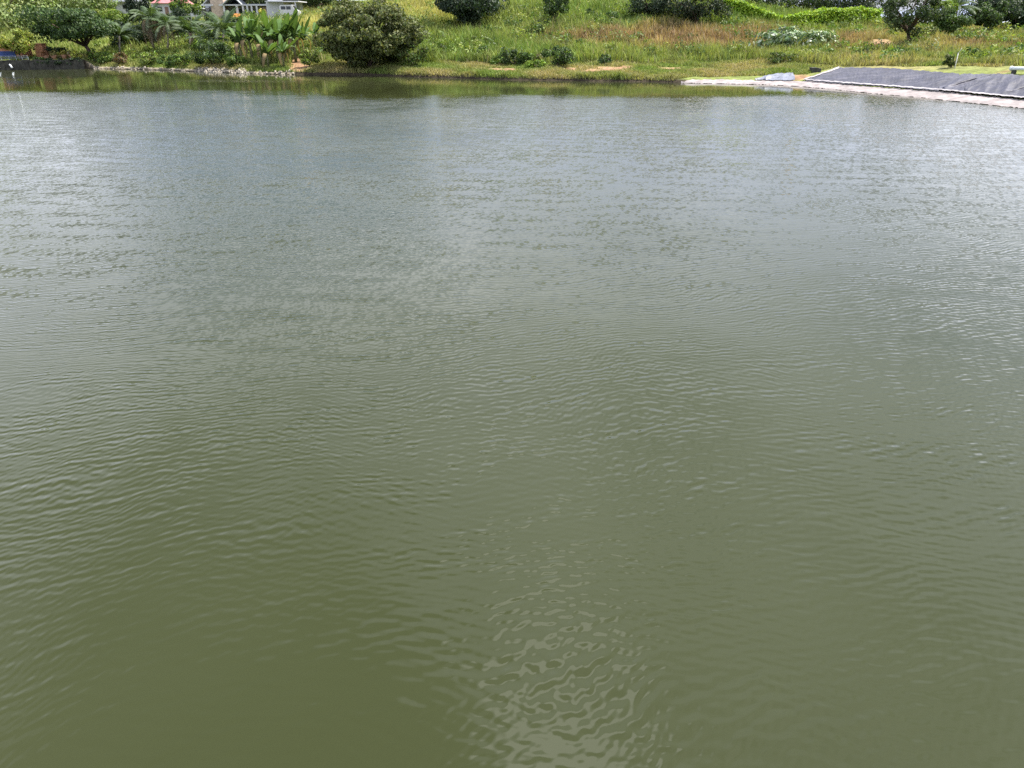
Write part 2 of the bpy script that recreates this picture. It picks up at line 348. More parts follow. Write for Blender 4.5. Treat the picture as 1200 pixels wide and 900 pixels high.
nw2 = N(nt, 'ShaderNodeTexNoise', inp={'Scale': .23, 'Detail': 2.0, 'Roughness': .5}); L(nt, turned(P, 17), nw2.inputs['Vector'])
warp2 = vmath(nt, 'SCALE', vmath(nt, 'SUBTRACT', nw2.outputs['Color'], (.5, .5, .5)), scale=1.5)
PW = vmath(nt, 'ADD', vmath(nt, 'ADD', P, warp), warp2)
# gust patches (metres across) and ripple groups (decimetres across)
npat = N(nt, 'ShaderNodeTexNoise', inp={'Scale': .16, 'Detail': 3.0, 'Roughness': .55}); L(nt, vmath(nt, 'MULTIPLY', P, (.7, 1.0, 1)), npat.inputs['Vector'])
gust = math_n(nt, 'MULTIPLY_ADD', smooth(nt, npat.outputs[0], .36, .66), .5, .62)
ngrp = N(nt, 'ShaderNodeTexNoise', inp={'Scale': 1.5, 'Detail': 2.0, 'Roughness': .5}); L(nt, turned(vmath(nt, 'MULTIPLY', P, (.7, 1.1, 1)), 24), ngrp.inputs['Vector'])
grp = math_n(nt, 'MULTIPLY_ADD', smooth(nt, ngrp.outputs[0], .32, .66), .75, .5)
wr = np.random.default_rng(3)
def train(waves, P):
    tot = None
    for ang, lam, sl in waves:
        k = 2*math.pi/lam; dx, dy = math.cos(R(ang)), math.sin(R(ang))
        ph = math_n(nt, 'ADD', vmath(nt, 'DOT_PRODUCT', P, (dx*k, dy*k, 0)), float(wr.uniform(0, 6.28)))
        t = vmath(nt, 'SCALE', (dx*sl, dy*sl, 0), scale=math_n(nt, 'COSINE', ph))
        tot = t if tot is None else vmath(nt, 'ADD', tot, t)
    return tot
main = train([(110+wr.normal(0, 13), lam, .041) for lam in (.078, .09, .10, .11, .12, .132, .146, .168)]+[(107+wr.normal(0, 18), lam, .020) for lam in (.062, .08, .28)], PW)
cross = train([(60, .125, .020), (68, .155, .020), (142, .13, .015), (150, .11, .015)], PW)
ns = N(nt, 'ShaderNodeTexNoise', inp={'Scale': 1.3, 'Detail': 2.0, 'Roughness': .5}); L(nt, turned(vmath(nt, 'MULTIPLY', P, (.6, 1.2, 1)), 52), ns.inputs['Vector'])
swell = vmath(nt, 'MULTIPLY', vmath(nt, 'SUBTRACT', ns.outputs['Color'], (.5, .5, .5)), (.03, .055, 0))
nf = N(nt, 'ShaderNodeTexNoise', inp={'Scale': 4.0, 'Detail': 4.0, 'Roughness': .55}); L(nt, turned(vmath(nt, 'MULTIPLY', P, (.8, 1.1, 1)), 37), nf.inputs['Vector'])
nsl = vmath(nt, 'MULTIPLY', vmath(nt, 'SUBTRACT', nf.outputs['Color'], (.5, .5, .5)), (.06, .085, 0))
tot = vmath(nt, 'SCALE', vmath(nt, 'ADD', main, cross), scale=grp)
tot = vmath(nt, 'ADD', vmath(nt, 'ADD', vmath(nt, 'ADD', tot, swell), nsl), (0, .05, 0))
tot = vmath(nt, 'SCALE', tot, scale=math_n(nt, 'MULTIPLY', gust, at_c.outputs['Fac']))
nrm = vmath(nt, 'NORMALIZE', vmath(nt, 'SUBTRACT', (0, 0, 1), tot))
L(nt, nrm, b.inputs['Normal'])
nb = N(nt, 'ShaderNodeTexNoise', inp={'Scale': .12, 'Detail': 4.0, 'Roughness': .55}); L(nt, P, nb.inputs['Vector'])
L(nt, mixcol(nt, smooth(nt, nb.outputs[0], .3, .7), (.0255, .0302, .0105), (.0315, .0365, .0150)), b.inputs['Base Color'])
b.inputs['Roughness'].default_value = .012; b.inputs['IOR'].default_value = 1.333
wme = mesh('pond_water', V, F, wm)
at_ = wme.attributes.new('ripple', 'FLOAT', 'POINT'); at_.data.foreach_set('value', np.clip((1-calm*.90)*(1-.6*np.exp(-((V[:, 0]+2.6)/2.6)**2-((V[:, 1]-4.)/2.6)**2))*(1-.5*np.exp(-((V[:, 0]-4.2)/2.2)**2-((V[:, 1]-4.5)/2.5)**2))+streak, 0.05, 1).astype(np.float32))
tag(obj('pond_water', wme), 'murky green rippled pond water', kind='structure')

# ------------------------------------------------------------------ shore works on the right: pale apron and dark liner sheets
def strip(name, rows, mat, nv=6, lift=.03, wr_amp=0.0, dens=1.0, parent=None, thick=0.0):
    """rows: (px, py_low, py_high); a sheet lying on the ground between the two edges"""
    px = np.array([r[0] for r in rows], float); m = max(2, int((px[-1]-px[0])*dens)); xs = np.linspace(px[0], px[-1], m)
    jit = .35*np.sin(xs*.37)+.25*np.sin(xs*.91+1); lo = np.interp(xs, px, [r[1] for r in rows])+jit*.6; hi = np.interp(xs, px, [r[2] for r in rows])+(jit if wr_amp or nv == 6 else jit*.6)
    V = []
    for x, a, c in zip(xs, lo, hi):
        p, q = np.array(hit(x, a)), np.array(hit(x, c))
        for k in range(nv):
            t = k/(nv-1); r = p*(1-t)+q*t; V.append(r)
    V = np.array(V); base = terr(V[:, 0], V[:, 1]); t = np.tile(np.linspace(0, 1, nv), m)
    V[:, 2] = base+lift
    if wr_amp:
        ph = (V[:, 0]*.66-V[:, 1]*.75)*2.6+.5*wob(V[:, 0], V[:, 1], .5, 2.); e = np.sin(t*np.pi)**.6
        V[:, 2] += wr_amp*e*(.5+.5*np.sin(ph*1.7+2*wob(V[:, 0], V[:, 1], .6, 1.)))**3+wr_amp*.7*e*(.5+.5*np.sin(ph*4.1+3*wob(V[:, 0], V[:, 1], .8, 3.)))**4
    i, j = np.meshgrid(np.arange(m-1), np.arange(nv-1), indexing='ij')
    F = np.stack([i*nv+j, (i+1)*nv+j, (i+1)*nv+j+1, i*nv+j+1], -1).reshape(-1, 4)
    return obj(name, mesh(name, V, F, mat, smooth_=True), parent)
APRON = mat_plain('pale_apron', (.255, .225, .222), .85, .28, 1.3, .5, .2)
LIP = mat_plain('white_lip', (.31, .29, .30), .8, .3, 2.5, .2, .2)
def mat_liner(name, c, rough):
    m = mat_plain(name, c, rough, .3, .9, .15, .4); nt = m.node_tree; b = nt.nodes['Principled BSDF']
    g = N(nt, 'ShaderNodeTexCoord'); mp = N(nt, 'ShaderNodeMapping'); mp.inputs['Rotation'].default_value = (0, 0, R(-41)); mp.inputs['Scale'].default_value = (.10, 1.5, 1.0); L(nt, g.outputs['Object'], mp.inputs['Vector'])
    n = N(nt, 'ShaderNodeTexNoise', inp={'Scale': 1.6, 'Detail': 5.0, 'Roughness': .6}); L(nt, mp.outputs[0], n.inputs['Vector'])
    src = b.inputs['Base Color'].links[0].from_socket      # dust dried in streaks along the folds
    L(nt, mixcol(nt, math_n(nt, 'MULTIPLY', smooth(nt, n.outputs[0], .5, .78), .35), src, (.30, .28, .31)), b.inputs['Base Color'])
    bp = N(nt, 'ShaderNodeBump', inp={'Strength': .6, 'Distance': .2}); L(nt, n.outputs[0], bp.inputs['Height']); L(nt, bp.outputs[0], b.inputs['Normal'])
    return m
LINER = mat_liner('liner_plastic', (.030, .031, .050), .6)
LINER2 = mat_liner('liner_plastic_worn', (.040, .041, .062), .6)
PALEL = mat_plain('liner_plastic_pale', (.13, .14, .18), .4, .4, 2.0, .3, .5)
AP = [(798,97.8,96.4),(812,98.2,93.8),(850,98.8,93.6),(885,99.6,94.6),(930,101.5,95.6),(950,103,95.6),(1000,108,100.3),(1100,117.5,107.8),(1200,128,117.8),(1245,133,122.5)]
tag(strip('shore_apron', AP, APRON, 6, .03, 0, .7), 'pale sandy apron along the water edge below the liner', kind='structure')
lr = empty('pond_liner', hit(1080, 95), 'large dark grey plastic pond liner on the sloping right bank', 'liner')
lr.location = (0, 0, 0)
strip('liner_panel', [(944,95.4,94.0),(985,98.6,79.8),(1040,102.2,80.6),(1124,110.0,87.5)], LINER, 12, .07, .06, .9, lr)
strip('liner_panel', [(1100,107.4,103.8),(1126,109.9,88.6),(1166,114.0,88.9)], LINER2, 12, .12, .08, .9, lr)
strip('liner_panel', [(1130,110.4,106.0),(1168,114.1,88.9),(1245,121.8,94.0)], LINER, 14, .15, .09, .9, lr)
strip('liner_hem', [(942,96.0,95.2),(1000,100.7,99.6),(1100,108.5,107.3),(1200,118.5,117.1),(1245,123.0,121.6)], LIP, 3, .19, 0, .7, lr)
strip('liner_hem', [(941,95.2,94.4),(957,90.4,89.0),(983,81.8,79.6)], LIP, 3, .12, 0, .8, lr)
for a_, b_ in (((1104,106),(1160,90)), ((1176,112),(1230,97))):
    fp = []
    for t in np.linspace(0, 1, 14): p_ = hit(a_[0]+(b_[0]-a_[0])*t+1.2*math.sin(t*9), a_[1]+(b_[1]-a_[1])*t); fp.append((p_[0], p_[1], p_[2]+.15))
    obj('fold', mesh('fold', *tube(fp, [.05+.05*math.sin(math.pi*t) for t in np.linspace(0.05, .95, 14)], 6), LINER, smooth_=True), lr)
strip('liner_sheet', [(884,94.8,94.4),(905,95.3,88.3),(926,95.6,86.2),(931,95.6,90.5)], PALEL, 10, .10, .14, 1.5)
tag(bpy.data.objects['liner_sheet'], 'small crumpled pale blue-grey liner offcut left of the big liner', 'liner')
# a dark concrete outlet box in the grass beside the liner corner
OB = mat_plain('dark_concrete', (.05, .05, .045), .9, .3, 4)
x, y, z = hit(955, 84); e = empty('outlet_box', (x, y, z), 'small dark outlet box in the grass by the liner corner', 'outlet box')
obj('box_wall', mesh('box_wall', *join([box(-.4, .4, -.35, -.25, -.1, .28), box(-.4, .4, .25, .35, -.1, .28), box(-.4, -.3, -.249, .249, -.1, .28), box(.3, .4, -.249, .249, -.1, .28)]), OB), e)
obj('box_lid', mesh('box_lid', *box(-.44, .1, -.4, .4, .283, .33), OB), e)
# leaning pale stake, fence post on the crest, white pipe at the right edge
WOODP = mat_plain('pale_wood', (.62, .60, .55), .8, .2, 8)
x, y, z = hit(1119, 80)
e = empty('leaning_stake', (x, y, z), 'thin pale stake leaning in the grass above the liner', 'stake')
q = np.array(at(1123, 62, y))-np.array((x, y, z)); obj('shaft', mesh('shaft', *tube([(0, 0, -.2), q*.5, q], [.04, .035, .03]), WOODP, smooth_=True), e)
q2 = np.array(at(1127, 56, y))-np.array((x, y, z)); obj('twig', mesh('twig', *tube([q*.97, (q+q2)/2+np.array((.05, 0, .02)), q2], [.022, .018, .012], 5), WOODP, smooth_=True), e)
x, y, z = hit(1159, 36)
e = empty('fence_post', (x, y, z), 'short dark fence post on the crest of the right slope', 'post')
obj('post_shaft', mesh('post_shaft', *tube([(0, 0, -.2), (0, 0, .75)], [.07, .06]), BARK), e); obj('post_cap', mesh('post_cap', *tube([(0, 0, .75), (0, 0, .80)], [.085, .07]), BARK), e)
PIPE = mat_plain('white_plastic', (.72, .75, .77), .4, .08, 4)
x, y, z = hit(1182, 86); x2, y2, z2 = hit(1230, 87.5)
e = empty('white_pipe', (x, y, z), 'white plastic pipe lying on the grass at the right edge', 'pipe')
d = np.array((x2-x, y2-y, z2-z)); obj('pipe_length', mesh('pipe_length', *tube([(0, 0, .32), d*.5+np.array((0, 0, .34)), d+np.array((0, 0, .36))], [.13, .13, .13], 10), PIPE, smooth_=True), e)
obj('pipe_collar', mesh('pipe_collar', *tube([d*.02+np.array((0, 0, .32)), d*.05+np.array((0, 0, .32))], [.17, .17], 10), PIPE, smooth_=True), e)
for f in (.12, .8): p = d*f; obj('pipe_support', mesh('pipe_support', *box(p[0]-.1, p[0]+.1, p[1]-.15, p[1]+.15, p[2]-.2, p[2]+.2), OB), e)

# ------------------------------------------------------------------ left edge: low retaining wall, railing, kiosk, planters
WALL = mat_plain('mossy_wall', (.045, .043, .034), .9, .45, 2.0, .6); TERRA = mat_plain('terracotta', (.42, .20, .11), .8, .25, 2.0); BLUE = mat_plain('blue_tarp', (.03, .06, .20), .6, .2)
e = empty('retaining_wall', (0, 0, 0), 'low dark retaining wall at the water below the broad tree', 'wall')
xs = np.arange(-12, 106, 7.0)
for i in range(len(xs)-1):
    p, q = on_water(xs[i], np.interp(xs[i], shx, shy)), on_water(xs[i+1]-.25, np.interp(xs[i+1], shx, shy))
    d = np.array((q[0]-p[0], q[1]-p[1])); d /= np.linalg.norm(d); nn = np.array((-d[1], d[0]))
    nn = nn if nn[1] > 0 else -nn; off = random.uniform(-.04, .04)
    f0, f1 = np.array(p)-nn*(.45+off), np.array(q)-nn*(.45+off); b0, b1 = f0+nn*1.0, f1+nn*1.0; h = 1.0+random.uniform(-.06, .06)
    V = [(*f0, -.6), (*f1, -.6), (*b1, -.6), (*b0, -.6), (*f0, h), (*f1, h), (*b1, h), (*b0, h)]
    obj('wall_block', mesh('wall_block', V, [(0,3,2,1),(4,5,6,7),(0,1,5,4),(1,2,6,5),(2,3,7,6),(3,0,4,7)], WALL), e)
def bank_pt(px, back): 
    p = on_water(px, np.interp(px, shx, shy)); return (p[0], p[1]+back)
METAL = mat_plain('grey_metal', (.35, .38, .40), .5, .2)
p = bank_pt(2, .1); e = empty('railing', (p[0], p[1], 1.0), 'thin metal railing on the wall at the left edge', 'railing')
for px in (-4, 5, 14, 22, 29, 36): q = bank_pt(px, .1); obj('post', mesh('post', *tube([(q[0]-p[0], q[1]-p[1], -.05), (q[0]-p[0], q[1]-p[1], .42)], [.03, .03], 6), METAL), e)
for hz in (.22, .42):
    a_, b_ = bank_pt(-4, .1), bank_pt(36, .1); obj('rail', mesh('rail', *tube([(a_[0]-p[0], a_[1]-p[1], hz), (b_[0]-p[0], b_[1]-p[1], hz)], [.022, .022], 6), METAL), e)
for lab, px in (('white plastic drain spout at the very left edge of the wall', 1), ('white plastic drain spout under the railing, second from the left edge', 16)):
    q = bank_pt(px, -.1); e = empty('drain_spout', (q[0], q[1], .55), lab, 'spout', 'white drain spouts in the wall')
    obj('spout_pipe', mesh('spout_pipe', *tube([(-.3, .0, .12), (0, -.3, -.0), (.3, -.55, -.3)], [.09, .10, .10], 10), PIPE, smooth_=True), e)
    obj('spout_collar', mesh('spout_collar', *tube([(-.33, .03, .13), (-.24, -.06, .09)], [.13, .13], 10), PIPE, smooth_=True), e)
q = bank_pt(-4, 4.0); e = empty('garden_kiosk', (q[0], q[1], gz(*q[:2])), 'small terracotta kiosk with a blue panel cut by the left edge', 'kiosk')
obj('wall', mesh('wall', *box(-1.6, 1.55, -1, 1, -.2, 1.15), TERRA), e); obj('panel', mesh('panel', *box(-1.2, .8, -1.08, -1.003, .0, .62), BLUE), e)
V = [(-1.8, -1.3, 1.15), (1.75, -1.3, 1.15), (1.75, 1.3, 1.15), (-1.8, 1.3, 1.15), (-1.2, 0, 1.75), (.9, 0, 1.75)]
obj('roof', mesh('roof', V, [(0,1,5,4),(1,2,5),(2,3,4,5),(3,0,4),(0,3,2,1)], TERRA), e)
q = bank_pt(36, 3.0); e = empty('brick_pillar', (q[0], q[1], gz(*q[:2])), 'square terracotta brick pillar left of the broad tree', 'pillar')
for k in range(9):
    ins = .02*(k % 2); obj('brick_course', mesh('brick_course', *box(-.46+ins, .46-ins, -.45+ins, .45-ins, k*.17-.1, k*.17+.055), TERRA), e)
obj('cap', mesh('cap', *box(-.52, .52, -.5, .5, 1.42, 1.52), TERRA), e)
POT = mat_plain('clay_pot', (.40, .22, .14), .8, .25)
def lathe(prof, n=12):
    V = [(r*math.cos(2*math.pi*k/n), r*math.sin(2*math.pi*k/n), z) for r, z in prof for k in range(n)]
    F = [(i*n+k, i*n+(k+1) % n, (i+1)*n+(k+1) % n, (i+1)*n+k) for i in range(len(prof)-1) for k in range(n)]
    return V, F+[tuple(range(n))[::-1], tuple(range((len(prof)-1)*n, len(prof)*n))]
def plant_leaves(n, r, h, c, size):
    d = rng.normal(0, 1, (n, 3)); d[:, 2] = np.abs(d[:, 2]); d /= np.linalg.norm(d, axis=1)[:, None]
    return leaves(d*np.array((r, r, h))*rng.uniform(.3, 1, (n, 1)), d, size, c, .3)
for px, lab, c in ((49, 'clay pot with reddish plant behind the wall, nearest the brick pillar', (.22,.10,.05)), (58, 'clay pot with green and red plant, second from the brick pillar', (.14,.13,.04)), (68, 'clay pot with yellow plant, third from the brick pillar', (.30,.27,.05)), (77, 'clay pot with pale plant nearest the tree trunk', (.30,.27,.14))):
    q = bank_pt(px, 1.1+.4*(px % 3)); e = empty('potted_plant', (q[0], q[1], gz(*q)-.03), lab, 'potted plant', 'potted plants on the wall')
    obj('pot', mesh('pot', *lathe([(.22, 0), (.30, .28), (.36, .42), (.33, .45), (.28, .40)]), POT, smooth_=True), e)
    v, F, cc = plant_leaves(160, .5, .55, c, .22); v[:, 2] += .42; tag(obj('foliage', mesh('foliage', v, F, LEAF, cc), e), kind='stuff')

# ------------------------------------------------------------------ houses behind the banks
WHITE = mat_plain('white_paint', (.46, .46, .48), .6, .08, 1.5); TAN = mat_plain('tan_render', (.42, .33, .26), .8, .2, 2); GREYW = mat_plain('grey_wall', (.36, .38, .40), .7, .15, 2)
ROOF = mat_plain('grey_roof', (.16, .17, .20), .5, .2, 2); PINK = mat_plain('pink_roof', (.42, .15, .16), .6, .15, 2); GLASS = mat_plain('dark_glass', (.02, .022, .025), .15, .2, 2, 0, .6); BROWN = mat_plain('brown_wall', (.20, .12, .10), .8, .2, 2)
ORANGE = mat_plain('orange_tarp', (.55, .22, .06), .7, .2, 2)
DARK = [(.030,.055,.016), (.045,.075,.018), (.020,.040,.014)]; MID = [(.055,.10,.022), (.075,.125,.026), (.040,.075,.018)]; NAVY = [(.022,.040,.020), (.030,.055,.025), (.018,.032,.018)]
BACK = []
class House:
    def __init__(s, name, Y, px, pyb, label, cat='house'):
        s.Y = Y; s.o = np.array(at(px, pyb, Y)); s.e = empty(name, tuple(s.o), label, cat)
    def box(s, name, x0, x1, y0, y1, mat, d0=0.0, d1=.3, parent=None):   # pixel rectangle, depth range behind the facade
        a_, b_ = at(x0, y1, s.Y), at(x1, y1, s.Y); top = at((x0+x1)/2, y0, s.Y)
        V, F = box(a_[0], b_[0], s.Y+d0, s.Y+d1, a_[2], top[2]); V = np.array(V)-s.o
        return obj(name, mesh(name, V, F, mat), parent or s.e)
    def gable(s, name, x0, x1, yb, yt, mat, d0, d1):                      # ridge along the depth
        a_, b_, t = at(x0, yb, s.Y), at(x1, yb, s.Y), at((x0+x1)/2, yt, s.Y); th = .14
        V = []
        for d in (s.Y+d0, s.Y+d1): V += [(a_[0], d, a_[2]), (b_[0], d, b_[2]), (t[0], d, t[2]), (a_[0], d, a_[2]-th), (b_[0], d, b_[2]-th), (t[0], d, t[2]-th*1.1)]
        V = np.array(V)-s.o
        F = [(0,2,8,6),(2,1,7,8),(3,9,11,5),(5,11,10,4),(0,3,5,2),(2,5,4,1),(6,8,11,9),(8,7,10,11),(0,6,9,3),(1,4,10,7)]
        return obj(name, mesh(name, V, F, mat), s.e)
    def hip(s, name, x0, x1, yb, yt, inset, mat, d0, d1):
        a_, b_, t0, t1 = at(x0, yb, s.Y), at(x1, yb, s.Y), at(x0+inset, yt, s.Y), at(x1-inset, yt, s.Y); m = (d0+d1)/2+s.Y
        V = np.array([(a_[0], s.Y+d0, a_[2]), (b_[0], s.Y+d0, a_[2]), (b_[0], s.Y+d1, a_[2]), (a_[0], s.Y+d1, a_[2]), (t0[0], m, t0[2]), (t1[0], m, t0[2])])-s.o
        return obj(name, mesh(name, V, [(0,1,5,4),(1,2,5),(2,3,4,5),(3,0,4),(0,3,2,1)], mat), s.e)
for lab, px, x0, x1, pal in [('dark tree behind the veranda house roof', 300, 262, 346, DARK), ('dark tree behind the pink roofed house', 205, 172, 236, NAVY), ('dark tree behind the small white house', 140, 112, 172, DARK), ('green tree behind the hilltop house', 480, 440, 520, MID), ('dark tree behind the carport', 352, 328, 386, NAVY)]:
    BACK.append((lab, px, x0, x1, pal))
h = House('veranda_house', 128, 282, 27, 'low house with white veranda posts and tan chimney above the banana plants')
h.box('wall', 237, 316, 4, 29, GREYW, 2.6, 9); h.box('chimney', 249, 264, -22, 29, TAN, .6, 2.4)
h.box('wall', 304, 313, 7.5, 29, TAN, 1.2, 2.58); h.box('fascia', 257, 313, 5.2, 6.6, WHITE, -.25, -.05); h.box('fascia', 235, 249, 5.2, 6.6, WHITE, .2, .4)
h.box('veranda_roof', 258, 313, 5.0, 6.2, ROOF, -.04, 2.59)
for px in (266, 281.5, 288, 293, 298, 304): h.box('veranda_post', px-.9 if px != 281.5 else px-1.6, px+.9, 6.7, 29, WHITE, -.2, .0)
for x0, x1 in ((267, 272), (274, 279), (284.5, 287), (290, 292.5), (299, 302.5)):
    wn = h.box('window', x0, x1, 9.5, 17, WHITE, 2.5, 2.57); h.box('pane', x0+.5, x1-.5, 10, 16.5, GLASS, 2.45, 2.49, wn)
wn = h.box('window', 238.5, 248.5, 6.8, 16, WHITE, 2.5, 2.57)
for k in range(5): h.box('pane', 239+k*1.9, 240.4+k*1.9, 7.2, 15.5, GLASS, 2.45, 2.49, wn)
h.gable('gable_roof', 260, 318, 5.0, -22, ROOF, .3, 9.6); h.gable('gable_roof', 228, 262, 4.8, -14, WHITE, 3.0, 9.4)
h.gable('porch_gable', 262, 284, 4.6, -6, GREYW, -.6, 2.2)
h.box('shed_wall', 225, 238, 10.5, 24, WHITE, -.5, 2.0); h.box('shed_roof', 223, 240, 9.3, 10.6, GREYW, -.8, 2.2); h.box('shed_window', 228.5, 234, 12, 15, GLASS, -.56, -.52)
h = House('carport', 124, 332, 24, 'white flat-roofed carport to the right of the veranda house', 'carport')
h.box('flat_roof', 311, 350, 1.0, 2.2, WHITE, -.3, 5); h.box('wall', 312, 332.5, 2.4, 24, WHITE, 1.0, 4.5)
h.box('post', 347.6, 349, 2.2, 24, WHITE, 0, .2); h.box('back_wall', 332.6, 347.5, 2.4, 24, GREYW, 4.2, 4.5)
# parked white van under the carport
h = House('parked_van', 122, 339, 22, 'white van parked in front of the carport', 'van'); h.e.location = h.e.location
def van():
    a_, b_ = at(329, 22, 122), at(351, 22, 122); Ln = b_[0]-a_[0]; x0 = a_[0]-h.o[0]
    prof = [(0, .35), (0, 1.75), (.08, 1.95), (.66, 1.98), (.80, 1.35), (.98, 1.15), (1, .45), (.97, .35)]
    V = [(x0+p*Ln, d, z) for d in (0, 1.7) for p, z in prof]; n = len(prof)
    F = [tuple(range(n)), tuple(range(2*n-1, n-1, -1))]+[(k, k+n, (k+1) % n+n, (k+1) % n) for k in range(n)]
    b = obj('body', mesh('body', V, F, WHITE), h.e)
    for u0, u1 in ((.08, .32), (.36, .60)): obj('side_window', mesh('side_window', *box(x0+u0*Ln, x0+u1*Ln, -.02, -.004, 1.35, 1.78), GLASS), h.e)
    obj('windscreen', mesh('windscreen', [(x0+.67*Ln+.02, .12, 1.93), (x0+.67*Ln+.02, 1.58, 1.93), (x0+.79*Ln+.02, 1.58, 1.40), (x0+.79*Ln+.02, .12, 1.40)], [(0, 1, 2, 3)], GLASS), h.e)
    for u in (.2, .82):
        for d in (-.02, 1.55):
            V, F = lathe([(.33, -.1), (.35, -.06), (.35, .06), (.33, .1)], 14); V = [(x0+u*Ln+a_1, d+c_1+.1, .34+b_1) for a_1, b_1, c_1 in V]; obj('wheel', mesh('wheel', V, F, GLASS, smooth_=True), h.e)
van()
h.e.location.z = gz(h.e.location.x, h.e.location.y)-.02
h = House('white_house', 132, 141, 14, 'small white house seen above the broad tree at left')
h.box('wall', 128, 153, 2.5, 24, WHITE, 0, 6); h.hip('roof', 126, 155, 2.4, -6, 8, ROOF, -.5, 6.5); h.box('fascia', 126.2, 154.8, 1.2, 2.6, WHITE, -.6, -.51)
for x0 in (131, 144): wn = h.box('window', x0, x0+6, 5, 10.5, GREYW, -.06, -.02); h.box('pane', x0+.6, x0+5.4, 5.6, 10, GLASS, -.1, -.07, wn)
h = House('pink_roofed_house', 130, 190, 14, 'house with a pink roof behind the palms')
h.box('wall', 179, 204, 3.8, 24, WHITE, .5, 7); h.hip('roof', 176, 206, 3.6, -10, 11, PINK, 0, 7.5)
h.box('window', 184, 189, 8, 13, GLASS, .42, .47); h.box('door', 194, 198, 8, 22, BROWN, .42, .47)
h = House('hilltop_house', 140, 480, 6, 'brown and white house end beyond the yellow grass crest')
h.box('wall', 457, 471, -16, 12, BROWN, 0, 5); h.box('wall', 471.2, 492, -16, 12, TAN, 1.2, 5); h.box('wall', 492.2, 504, -16, 12, WHITE, .3, 5)
h.box('post', 470, 471.4, -16, 12, WHITE, -.3, -.1); h.hip('roof', 452, 509, -16, -30, 10, ROOF, -.8, 6); h.box('window', 476, 486, -8, 3, GLASS, 1.1, 1.15)
x, y, z = hit(279, 24, 95); e = empty('orange_tarp', (x, y, z), 'orange tarpaulin over a frame in front of the veranda', 'tarp')
obj('sheet', mesh('sheet', [(-.8, -.5, .1), (.7, -.5, .15), (.75, .5, .2), (-.75, .5, .2), (-.5, 0, 1.0), (.55, 0, .95)], [(0,1,5,4),(1,2,5),(2,3,4,5),(3,0,4)], ORANGE), e)
obj('pole', mesh('pole', *tube([(-.5, 0, -.3), (-.5, 0, .98)], [.04, .04], 6), METAL), e); obj('pole', mesh('pole', *tube([(.55, 0, -.3), (.55, 0, .93)], [.04, .04], 6), METAL), e)

# ------------------------------------------------------------------ trees
DARK = [(.030,.055,.016), (.045,.075,.018), (.020,.040,.014)]
MID = [(.055,.10,.022), (.075,.125,.026), (.040,.075,.018)]
OLIVE = [(.085,.105,.030), (.11,.125,.035), (.055,.075,.022), (.13,.14,.045)]
LIME = [(.13,.20,.030), (.17,.23,.035), (.09,.15,.025)]
NAVY = [(.022,.040,.020), (.030,.055,.025), (.018,.032,.018)]
for lab, px, x0, x1, pal in BACK: tree('background_tree', lab, 'tree', col_at(px, 146, 5), (x0, x1, -48, 22), pal, 4200, .42, 26, .36, group='trees behind the houses', flatb=.9)
for lab, px, Y, x0, x1, y0, y1, pal in [
  ('dark undergrowth tree behind the small grey palm', 150, 103, 128, 176, 24, 62, NAVY+DARK), ('dark undergrowth tree behind the hanging dead fronds', 184, 103, 164, 206, 20, 58, NAVY+DARK),
  ('dark green undergrowth tree below the shed', 224, 103, 206, 246, 22, 56, DARK+MID), ('mid green undergrowth tree below the tan chimney', 252, 103, 236, 274, 20, 56, MID+DARK),
  ('dark undergrowth tree below the veranda, left of the banana clump', 278, 102, 262, 296, 24, 60, NAVY+MID)]:
    tree('undergrowth_tree', lab, 'tree', col_at(px, Y), (x0, x1, y0, y1), pal, 2400, .32, 18, .4, group='undergrowth behind the palms', flatb=.9)
q = bank_pt(99, 3.0)
tree('broad_tree', 'broad dark green tree leaning over the low wall at left', 'tree', (q[0], q[1], gz(*q)), (36, 132, 4, 60), [(.032,.066,.018), (.048,.090,.022), (.022,.048,.014), (.07,.115,.028)], 9500, .32, 40, .30, trunk_r=.24, forks=9, flatb=.35)
tree('feathery_tree', 'tall feathery pale green tree at the far left corner', 'tree', col_at(4, 112), (-60, 68, -34, 62), [(.20,.26,.085), (.16,.22,.07), (.25,.29,.12)], 10500, .44, 40, .38, trunk_r=.2, forks=8)
tree('feathery_tree', 'pale green feathery tree behind the broad tree, its crown cut by the top edge', 'tree', col_at(58, 122), (20, 130, -44, 30), [(.12,.17,.05), (.10,.15,.045), (.15,.19,.07)], 7500, .42, 24, .38, trunk_r=.2, forks=8)
tree('small_tree', 'small yellow green tree beside the kiosk at the left edge', 'tree', hit(24, 70), (-4, 42, 32, 66), [(.20,.24,.035), (.14,.19,.03), (.26,.27,.05)], 2600, .26, 16, .40, trunk_r=.09)
tree('small_tree', 'bright green bushy tree under the white house', 'tree', col_at(143, 112), (116, 158, 12, 42), LIME, 2600, .3, 16, .4)
tree('conifer', 'narrow dark tree rising to the top edge left of the pink roof', 'tree', col_at(164, 112), (152, 178, -12, 46), NAVY, 3800, .3, 20, .34)
tree('slender_tree', 'mid green tree in front of the veranda house shed', 'tree', col_at(212, 116), (200, 232, -8, 28), LIME+MID, 2600, .3, 16, .36)
tree('slender_tree', 'dark tree between the two palms, left of the shed', 'tree', col_at(203, 112), (192, 224, 8, 52), NAVY, 2800, .3, 16, .36)
tree('round_bush_tree', 'very large rounded olive green bush overhanging the bank', 'tree', hit(432, 79), (374, 494, -4, 76), OLIVE+[(.06,.085,.025), (.12,.14,.04)], 22000, .30, 95, .20, trunk_r=.22, forks=9, flatb=1.0, var=.4, jit=.2)
tree('dark_tree', 'dark dense tree at the top edge right of the yellow grass', 'tree', hit(545, 33), (500, 584, -30, 36), NAVY+[(.04,.065,.03)], 8500, .34, 34, .36, trunk_r=.2)
